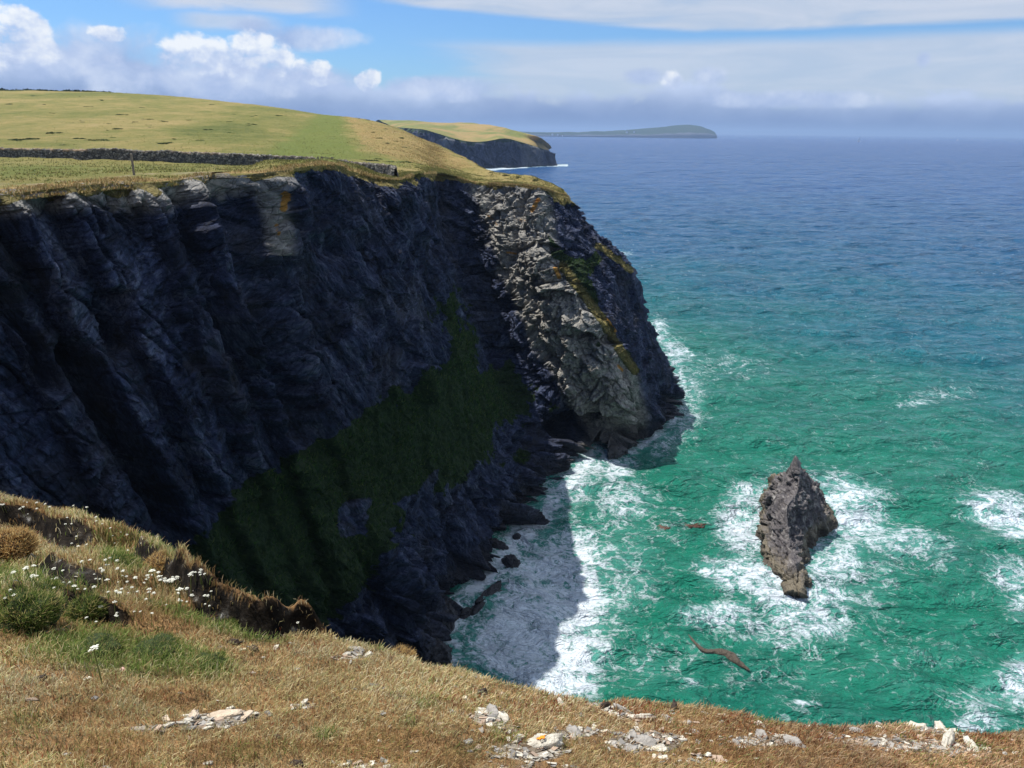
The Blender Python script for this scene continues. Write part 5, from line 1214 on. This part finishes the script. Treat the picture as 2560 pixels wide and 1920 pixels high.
for (cx, cy, rx, ry, n, s_) in [(60, 1072, 80, 14, 12, 1), (120, 1085, 90, 16, 8, .9), (250, 1150, 90, 28, 14, .9), (300, 1265, 150, 34, 52, 1), (370, 1262, 60, 12, 14, 1.2), (230, 1215, 60, 30, 12, .9), (120, 1255, 80, 22, 8, 1.1), (430, 1220, 60, 25, 8, .8), (300, 1330, 90, 14, 6, 1.1),
                                (90, 1170, 90, 30, 6, .8), (40, 1290, 60, 30, 4, 1), (640, 1325, 50, 8, 3, .7), (200, 1330, 40, 12, 4, 1), (400, 1290, 40, 14, 8, .9), (170, 1120, 60, 14, 5, .8), (30, 1230, 40, 10, 3, 1.1), (540, 1310, 50, 14, 4, .8)]:
    for _ in range(n): fl.append((cx+rg.normal()*rx*.5, cy+rg.normal()*ry*.5, s_*rg.uniform(.45, 1.0)))
fl += [(388, 1308, 1.5), (215, 1448, 1.6), (70, 1255, 1.3), (82, 1260, 1.1), (340, 1266, 1.5), (409, 1258, 1.3)]
fpos = hit(np.array([f[0] for f in fl]), np.array([f[1] for f in fl]), gfull, 0.12)
fp = [flower_proto(k) for k in range(3)]; nf = 0
for k, ((px, py, s_), q) in enumerate(zip(fl, fpos)):
    x, y = q[0], q[1]
    if near_attr(NS, np.array([x]), np.array([y]))[0] > -0.05: continue
    o = fp[nf] if nf < 3 else copy_tree(fp[nf % 3]); o.location = (x, y, float(near_z(np.array([x]), np.array([y]))[0])); o.scale = (s_,)*3; o.rotation_euler = (rg.normal(0, .12), rg.normal(0, .12), rg.uniform(0, 6.28))
    tag(o, 'white flat-topped wild carrot flower among the dry grass of the near slope', 'flower', 'wild carrot flowers on the near slope'); nf += 1

# ------------------------------------------------------------------ tussocks (domed clumps) and stones
def tussock(px, py, w_, h_, green, seed, label):
    h_ = h_*0.72; q = hit(np.array([px*1.0]), np.array([py*1.0]), gfull)[0]; z0 = float(near_z(np.array([q[0]]), np.array([q[1]]))[0]); dist = np.linalg.norm(q-EYE); r_ = w_*D*dist/F_PX/2
    rg = np.random.default_rng(seed); n = 4200
    d_ = rg.normal(size=(n, 3)); d_ /= np.linalg.norm(d_, axis=1, keepdims=True); d_[:, 2] = np.abs(d_[:, 2]); lump = 1+.22*vnoise(d_*2.3+seed, seed)
    base = d_*np.array([r_*.82, r_*.82, h_*.72])*lump[:, None]; base[:, 2] -= 0.03
    L_ = rg.uniform(.022, .055, n)*(0.6+h_); tip = base+d_*L_[:, None]*np.array([.5, .5, .5])+(np.array([.35, -.25, .5])+rg.normal(0, .45, (n, 3)))*L_[:, None]
    sdv = np.cross(d_, rg.normal(size=(n, 3))); sdv /= np.linalg.norm(sdv, axis=1, keepdims=True); wv = max(.004, .0008*dist)
    V = np.stack([base-sdv*wv/2, base+sdv*wv/2, tip+sdv*wv*.15, tip-sdv*wv*.15], 1)
    pal = np.array([[0.14, 0.20, 0.04], [0.24, 0.29, 0.08], [0.09, 0.14, 0.03], [0.5, 0.42, 0.18]]) if green else np.array([[0.66, 0.47, 0.20], [0.50, 0.32, 0.13], [0.74, 0.58, 0.28], [0.34, 0.20, 0.09]])
    c = pal[rg.integers(0, len(pal), n)]*rg.uniform(.7, 1.2, n)[:, None]
    e = empty('grass_tussock', (q[0], q[1], z0)); tag(e, label, 'grass tussock', 'grass tussocks on the near slope')
    mesh_obj('blades', V, np.arange(4*n).reshape(-1, 4), GRASSM, e, False, colors={'tint': np.repeat(c[:, None], 4, 1)})
    T_, H2 = np.meshgrid(np.linspace(0, 2*math.pi, 28), np.linspace(-.3, math.pi/2, 12), indexing='ij')
    u = np.stack([np.cos(H2)*np.cos(T_), np.cos(H2)*np.sin(T_), np.sin(H2)], -1); k = 1+.22*vnoise(u*2.3+seed, seed)
    mesh_obj('mound', u*np.array([r_*.78, r_*.78, h_*.66])*k[..., None], grid_faces(28, 12), THATCHG if green else THATCH, e)
THATCHG = simple('green_thatch', (0.045, 0.065, 0.018), 0.95, 0.4, 30, 0.8)
THATCH = simple('thatch', (0.085, 0.055, 0.03), 0.95, 0.4, 30, 0.8)
tussock(28, 1176, 78, .34, False, 1, 'rounded straw tussock with a dark shaded flank at the left edge, upper of two')
tussock(62, 1340, 120, .34, True, 2, 'large dark green tussock at the left edge of the slope')
tussock(255, 1232, 70, .20, True, 3, 'small bright green tussock in the middle of the flowery slope')
tussock(345, 1228, 70, .22, False, 4, 'brown domed tussock just below the flowery ridge')
tussock(185, 1322, 70, .20, True, 5, 'green and straw tussock with a dark hollow beneath, right of the large green one')
tussock(500, 1352, 60, .15, True, 6, 'low green tussock under the dark rocky bank')
tussock(862, 1402, 60, .15, False, 7, 'brownish green tussock right on the rim above the cove')
tussock(100, 1290, 70, .16, True, 8, 'low green tussock between the flowers and the large green one')
tussock(210, 1412, 110, .12, True, 9, 'wide low green tussock, left one in the long grassy green patch')
tussock(330, 1420, 110, .12, True, 10, 'wide low green tussock in the centre of the long grassy green patch')
tussock(445, 1445, 80, .10, True, 11, 'wide low green tussock at the right end of the long green patch')
tussock(1318, 1486, 40, .07, False, 12, 'tiny straw tussock poking up on the rim against the green water')
STONE = {}
def stone_mat(name, col):
    if name not in STONE: STONE[name] = simple(name, col, 0.85, 0.22, 18, 0.6, 40)
    return STONE[name]
def stone(px, py, w_, seed, col, label, aspect=0.7, flat=0.3, group='pale stones in the near slope turf', name='stone', rz=None, cat='stone'):
    q = hit(np.array([px*1.0]), np.array([py*1.0]), gfull)[0]; x, y = q[0], q[1]; z0 = float(near_z(np.array([x]), np.array([y]))[0]); dist = np.linalg.norm(q-EYE); r_ = w_*D*dist/F_PX/2
    o = boulder(name, (x, y, z0+r_*flat*.35), (r_, r_*aspect, r_*flat), seed, rz if rz is not None else seed*37 % 180, stone_mat(*col), 30, 0.20); o.rotation_euler[0] = -R(14); tag(o, label, cat, group); return o
GREY = ('grey_stone', (0.30, 0.28, 0.25)); PALE = ('pale_stone', (0.55, 0.51, 0.42)); BUFF = ('buff_stone', (0.52, 0.42, 0.31)); DARK = ('dark_stone', (0.05, 0.035, 0.025))
big = stone(1372, 1620, 0.1, 1, PALE, 'x')
bpy.data.objects.remove(big)
r0 = stone(1178, 1612, 74, 41, PALE, 'cream lichen covered rock with a bright orange spot at the lower middle', .52, .34, None, 'lichen_rock', 12, 'rock')
def orange_patch(par):
    me = par.data; vs_ = np.array([v.co for v in me.vertices]); r_ = np.abs(vs_[:, 0]).max()
    T_, H2 = np.meshgrid(np.linspace(0, 2*math.pi, 20), np.linspace(0, 1, 5), indexing='ij'); rr = H2*r_*.2*(1+.3*np.sin(T_*3)+.15*np.sin(T_*5+1))
    X = -r_*.18+rr*np.cos(T_); Y = -r_*.10+rr*np.sin(T_)*.8; top_z = []
    for x, y in zip(X.ravel(), Y.ravel()):
        m = np.hypot(vs_[:, 0]-x, vs_[:, 1]-y)+10*(vs_[:, 2] < 0); top_z.append(vs_[np.argsort(m)[:3], 2].max()+.005)
    mesh_obj('lichen_patch', np.stack([X, Y, np.array(top_z).reshape(X.shape)], -1), grid_faces(20, 5), simple('orange_lichen', (0.75, 0.25, 0.02), .9, .2, 50, .3), par)
orange_patch(r0)
spec = [(1062, 1552, 46, GREY, .55, .12, 'flat grey slate outcrop flush with the turf, left of the cream lichen rock'), (1085, 1560, 30, PALE, .6, .14, 'small whitish slab at the right end of the flat grey outcrop'), (1040, 1548, 24, PALE, .6, .12, 'small whitish slab at the left end of the flat grey outcrop'),
        (1120, 1600, 22, PALE, .7, .3, 'cream stone just left of the cream lichen rock'), (1100, 1592, 12, PALE, .7, .4, 'tiny cream chip up and left of the cream lichen rock'), (1212, 1520, 30, PALE, .3, .3, 'pale narrow stone standing near the rim above the lichen rock'),
        (1345, 1532, 46, GREY, .22, .3, 'long thin pale rib of slate in reddish turf, upper piece'), (1385, 1552, 60, PALE, .18, .25, 'long thin pale rib of slate in reddish turf, lower piece'), (1300, 1528, 40, DARK, .2, .3, 'thin dark sliver of rock beside the long pale rib'), (1455, 1532, 50, DARK, .22, .3, 'dark sliver of rock right of the long pale rib'),
        (1440, 1556, 26, GREY, .6, .25, 'smooth grey stone right of the long pale rib'), (1395, 1610, 50, GREY, .6, .16, 'broad cracked grey slab in the lower middle of the slope'), (1425, 1622, 34, PALE, .7, .16, 'whitish slab right of the broad cracked grey one'), (1360, 1622, 34, GREY, .7, .16, 'grey slab left of the broad cracked one'), (1365, 1590, 28, GREY, .6, .15, 'small grey slab above the broad cracked one'),
        (1240, 1588, 40, GREY, .6, .16, 'grey slab between the lichen rock and the cracked slabs'), (1640, 1565, 20, PALE, .6, .3, 'small cream stone right of middle near the rim'), (1700, 1555, 14, PALE, .7, .4, 'tiny cream stone on the rim right of middle'), (1748, 1560, 14, PALE, .7, .4, 'tiny cream stone beside another on the right part of the rim'),
        (1645, 1590, 40, GREY, .5, .14, 'flat grey slab right of middle below the rim'), (1720, 1608, 46, GREY, .5, .14, 'flat grey slab farther right below the rim'), (1990, 1556, 44, PALE, .5, .22, 'low pale stone sitting on the rim at the right'), (1955, 1560, 24, PALE, .5, .22, 'smaller pale stone left of the low pale rim stone at the right'),
        (2045, 1615, 60, PALE, .25, .3, 'long cream stone with a dark crack at the lower right'), (2100, 1622, 46, PALE, .3, .25, 'second long cream stone right of the cracked one at the lower right'), (1905, 1560, 26, GREY, .5, .3, 'small grey stone on the right rim'), (1850, 1585, 24, GREY, .6, .25, 'small grey stone between the right slabs'),
        (470, 1552, 84, BUFF, .42, .10, 'broad buff bare slab in the lower left turf'), (520, 1560, 46, BUFF, .5, .10, 'buff slab at the right end of the broad bare one'), (415, 1560, 40, BUFF, .5, .10, 'buff slab at the left end of the broad bare one'), (360, 1572, 30, BUFF, .5, .10, 'small buff slab farthest left of the bare patch'),
        (770, 1412, 36, GREY, .4, .25, 'pale crumbling stones on the slope below the dark bank, main block'), (748, 1420, 16, PALE, .6, .4, 'small white chip left of the crumbling stones'), (795, 1420, 20, PALE, .6, .3, 'small white chip right of the crumbling stones'), (596, 1405, 18, PALE, .6, .4, 'lone whitish stone in brown turf under the tip of the dark bank'),
        (550, 1405, 22, DARK, .6, .5, 'dark brown dung-like lump left of the lone whitish stone'), (505, 1395, 24, DARK, .5, .5, 'dark brown lump farther left in the brown turf'), (1042, 1502, 22, DARK, .7, .7, 'small black stone standing in the turf below the surf'), (655, 1525, 24, PALE, .5, .25, 'small pale stone with dark edge in the middle left turf'), (640, 1420, 16, DARK, .6, .4, 'tiny dark lump below the tip of the bank'),
        (265, 1455, 14, ('pink_stone', (.62, .40, .33)), .7, .5, 'small pink stone in the long green patch'), (1075, 1625, 16, GREY, .7, .4, 'small grey cube-like stone left of the lichen rock'), (1010, 1612, 20, GREY, .7, .4, 'grey stone at the lower middle left'), (735, 1375, 14, PALE, .5, .5, 'small pale stone at the tip of the dark rocky bank'), (722, 1368, 18, PALE, .5, .5, 'pale stone at the crest end of the dark rocky bank'),
        (600, 1600, 16, DARK, .6, .4, 'small dark lump in the lower turf'), (640, 1650, 30, DARK, .5, .4, 'dark lump at the very bottom left of middle'), (85, 1480, 26, DARK, .5, .4, 'dark lump in the lower left turf'), (2030, 1572, 30, PALE, .5, .3, 'cream stone below the right rim'), (1590, 1600, 22, GREY, .6, .2, 'small grey slab in the right of middle turf'), (1500, 1585, 20, GREY, .6, .2, 'small grey slab right of the cracked slabs')]
for k, (px, py, w_, col, asp, fl_, lab) in enumerate(spec): stone(px, py, w_, 100+k, col, lab, asp, fl_, cat='stone')
# uncountable slate chips in the stony patches
def chips(n=2000):
    rg = np.random.default_rng(77); x = rg.uniform(-6, 6.5, 90000); y = rg.uniform(2.4, 8.5, 90000); st = near_attr(stn, x, y); sd_ = near_attr(NS, x, y)
    k = (rg.uniform(0, 1, len(x)) < (st*0.5+0.010)) & (sd_ < -.03); x, y = x[k][:n], y[k][:n]; n = len(x); z = near_z(x, y); s_ = rg.uniform(.008, .034, n)
    base = np.array([[-1, -.7, 0], [1, -.6, 0], [.9, .7, 0], [-.8, .8, 0]]); V = []
    a = rg.uniform(0, 6.28, n); ca, sa = np.cos(a), np.sin(a); tx_, ty_ = rg.normal(0, .3, n), rg.normal(0, .3, n)
    for lv, k_ in ((-.25, 1.0), (.35, .85)):
        for c in base:
            bx, by = c[0]*k_*s_*rg.uniform(.7, 1.3, n), c[1]*k_*s_*.7*rg.uniform(.7, 1.3, n); X = bx*ca-by*sa; Y = bx*sa+by*ca
            V.append(np.stack([x+X, y+Y, z+lv*s_*.5+X*tx_+Y*ty_-Y*.4+0.004], -1))
    V = np.stack(V, 1); F_ = (np.arange(n)[:, None, None]*8+np.array([[4, 5, 6, 7], [0, 1, 5, 4], [1, 2, 6, 5], [2, 3, 7, 6], [3, 0, 4, 7]])[None]).reshape(-1, 4)
    pal = np.array([[.30, .28, .25], [.46, .43, .36], [.20, .19, .175], [.56, .52, .43], [.36, .27, .20]]); c = pal[rg.integers(0, 5, n)]*rg.uniform(.8, 1.15, n)[:, None]
    o = mesh_obj('slate_chips', V, F_, mat_vertcol('chip', .8), None, False, colors={'tint': np.repeat(c[:, None], 8, 1)}); tag(o, 'loose grey and cream slate chips in the worn turf', kind='stuff')
chips()
# ------------------------------------------------------------------ haze
def haze():
    v, f = box(-45000, 45000, -45000, 45000, -8, 190)
    m = bpy.data.materials.new('haze_air'); m.use_nodes = True; t = m.node_tree; t.nodes.clear(); g = NT(t)
    pv = g.node('ShaderNodeVolumePrincipled', {'Color': (0.42, 0.60, 0.90), 'Density': 0.000085, 'Anisotropy': 0.2})
    out = g.node('ShaderNodeOutputMaterial', out=None); t.links.new(pv, out.inputs['Volume'])
    o = mesh_obj('haze', v, f, m, None, False); tag(o, kind='stuff')
haze()
# ------------------------------------------------------------------ tufts of cliff and field grass (uncountable)
def tufts(name, pts, L0, L1, W_, pal, out, seed, label, spread=0.5, per=3):
    rg = np.random.default_rng(seed); p = np.repeat(pts, per, 0); o_ = np.repeat(out, per, 0); n = len(p)
    p = p+rg.normal(0, 1, (n, 3))*np.array([.12, .12, .02])*L1*2
    L_ = rg.uniform(L0, L1, n); d_ = o_*0.5+np.array([0, 0, .8])+rg.normal(0, spread, (n, 3)); d_[:, 2] = np.abs(d_[:, 2]); d_ /= np.linalg.norm(d_, axis=1, keepdims=True)
    sd_ = np.cross(d_, rg.normal(size=(n, 3))); sd_ /= np.linalg.norm(sd_, axis=1, keepdims=True); w_ = (W_*rg.uniform(.6, 1.4, n))[:, None]
    b0 = p-np.array([0, 0, .05]); tip = p+d_*L_[:, None]
    V = np.stack([b0-sd_*w_, b0+sd_*w_, tip+sd_*w_*.25, tip-sd_*w_*.25], 1); pal = np.array(pal)
    c = pal[rg.integers(0, len(pal), n)]*rg.uniform(.65, 1.25, n)[:, None]
    o = mesh_obj(name, V, np.arange(4*n).reshape(-1, 4), GRASSM, None, False, colors={'tint': np.repeat(c[:, None], 4, 1)}); tag(o, label, kind='stuff')
rg = np.random.default_rng(99)
fN = normals(FACE); fN = fN if (fN*nr).sum(-1).mean() > 0 else -fN
ia = rg.integers(80, NU-120, 160000); ib = rg.integers(4, NV-8, 160000)
kv = (VEG[ia, ib] > 0.55) & (rg.uniform(0, 1, len(ia)) < 0.55) & (fbm(FACE[ia, ib]/1.4, 3, 991) > -0.25)
wet_ = DRY[ia, ib] < 0.4
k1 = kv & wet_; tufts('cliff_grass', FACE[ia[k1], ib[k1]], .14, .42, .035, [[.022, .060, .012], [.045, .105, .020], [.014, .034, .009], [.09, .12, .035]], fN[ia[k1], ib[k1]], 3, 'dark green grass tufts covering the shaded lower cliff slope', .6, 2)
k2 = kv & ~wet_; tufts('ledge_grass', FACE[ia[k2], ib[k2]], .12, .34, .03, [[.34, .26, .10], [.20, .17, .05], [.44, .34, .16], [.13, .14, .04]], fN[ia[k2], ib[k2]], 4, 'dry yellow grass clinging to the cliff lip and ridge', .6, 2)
ia = rg.integers(60, TN-60, 260000); jb = (rg.uniform(0, 1, 260000)**1.6*330).astype(int); jb = np.clip(jb, 0, len(vs2)-30)
pt = TOP[ia, jb]; dd_ = np.linalg.norm(pt-EYE, axis=1); keep = rg.uniform(0, 1, len(ia)) < np.clip(110/dd_, 0, 1)*np.clip(0.35+fbm(pt/3.0, 3, 993)*1.2, 0.03, 1); keep &= (path[ia, jb] < .35) & (dd_ < 260)
ia, jb, pt = ia[keep], jb[keep], pt[keep]; dk = dry[ia, jb]+bare[ia, jb] > .35; z0_ = np.zeros_like(pt)
tufts('field_grass', pt[~dk], .05, .17, .045, [[.16, .17, .05], [.24, .22, .08], [.11, .13, .035], [.32, .27, .11]], z0_[~dk], 5, 'rough green and tan grazing grass on the headland', .7, 2)
tufts('rim_grass', pt[dk], .07, .24, .04, [[.40, .29, .13], [.50, .38, .19], [.27, .18, .07], [.24, .22, .08]], z0_[dk], 6, 'straw coloured grass fringing the headland rim', .6, 2)
#@@NEXT@@
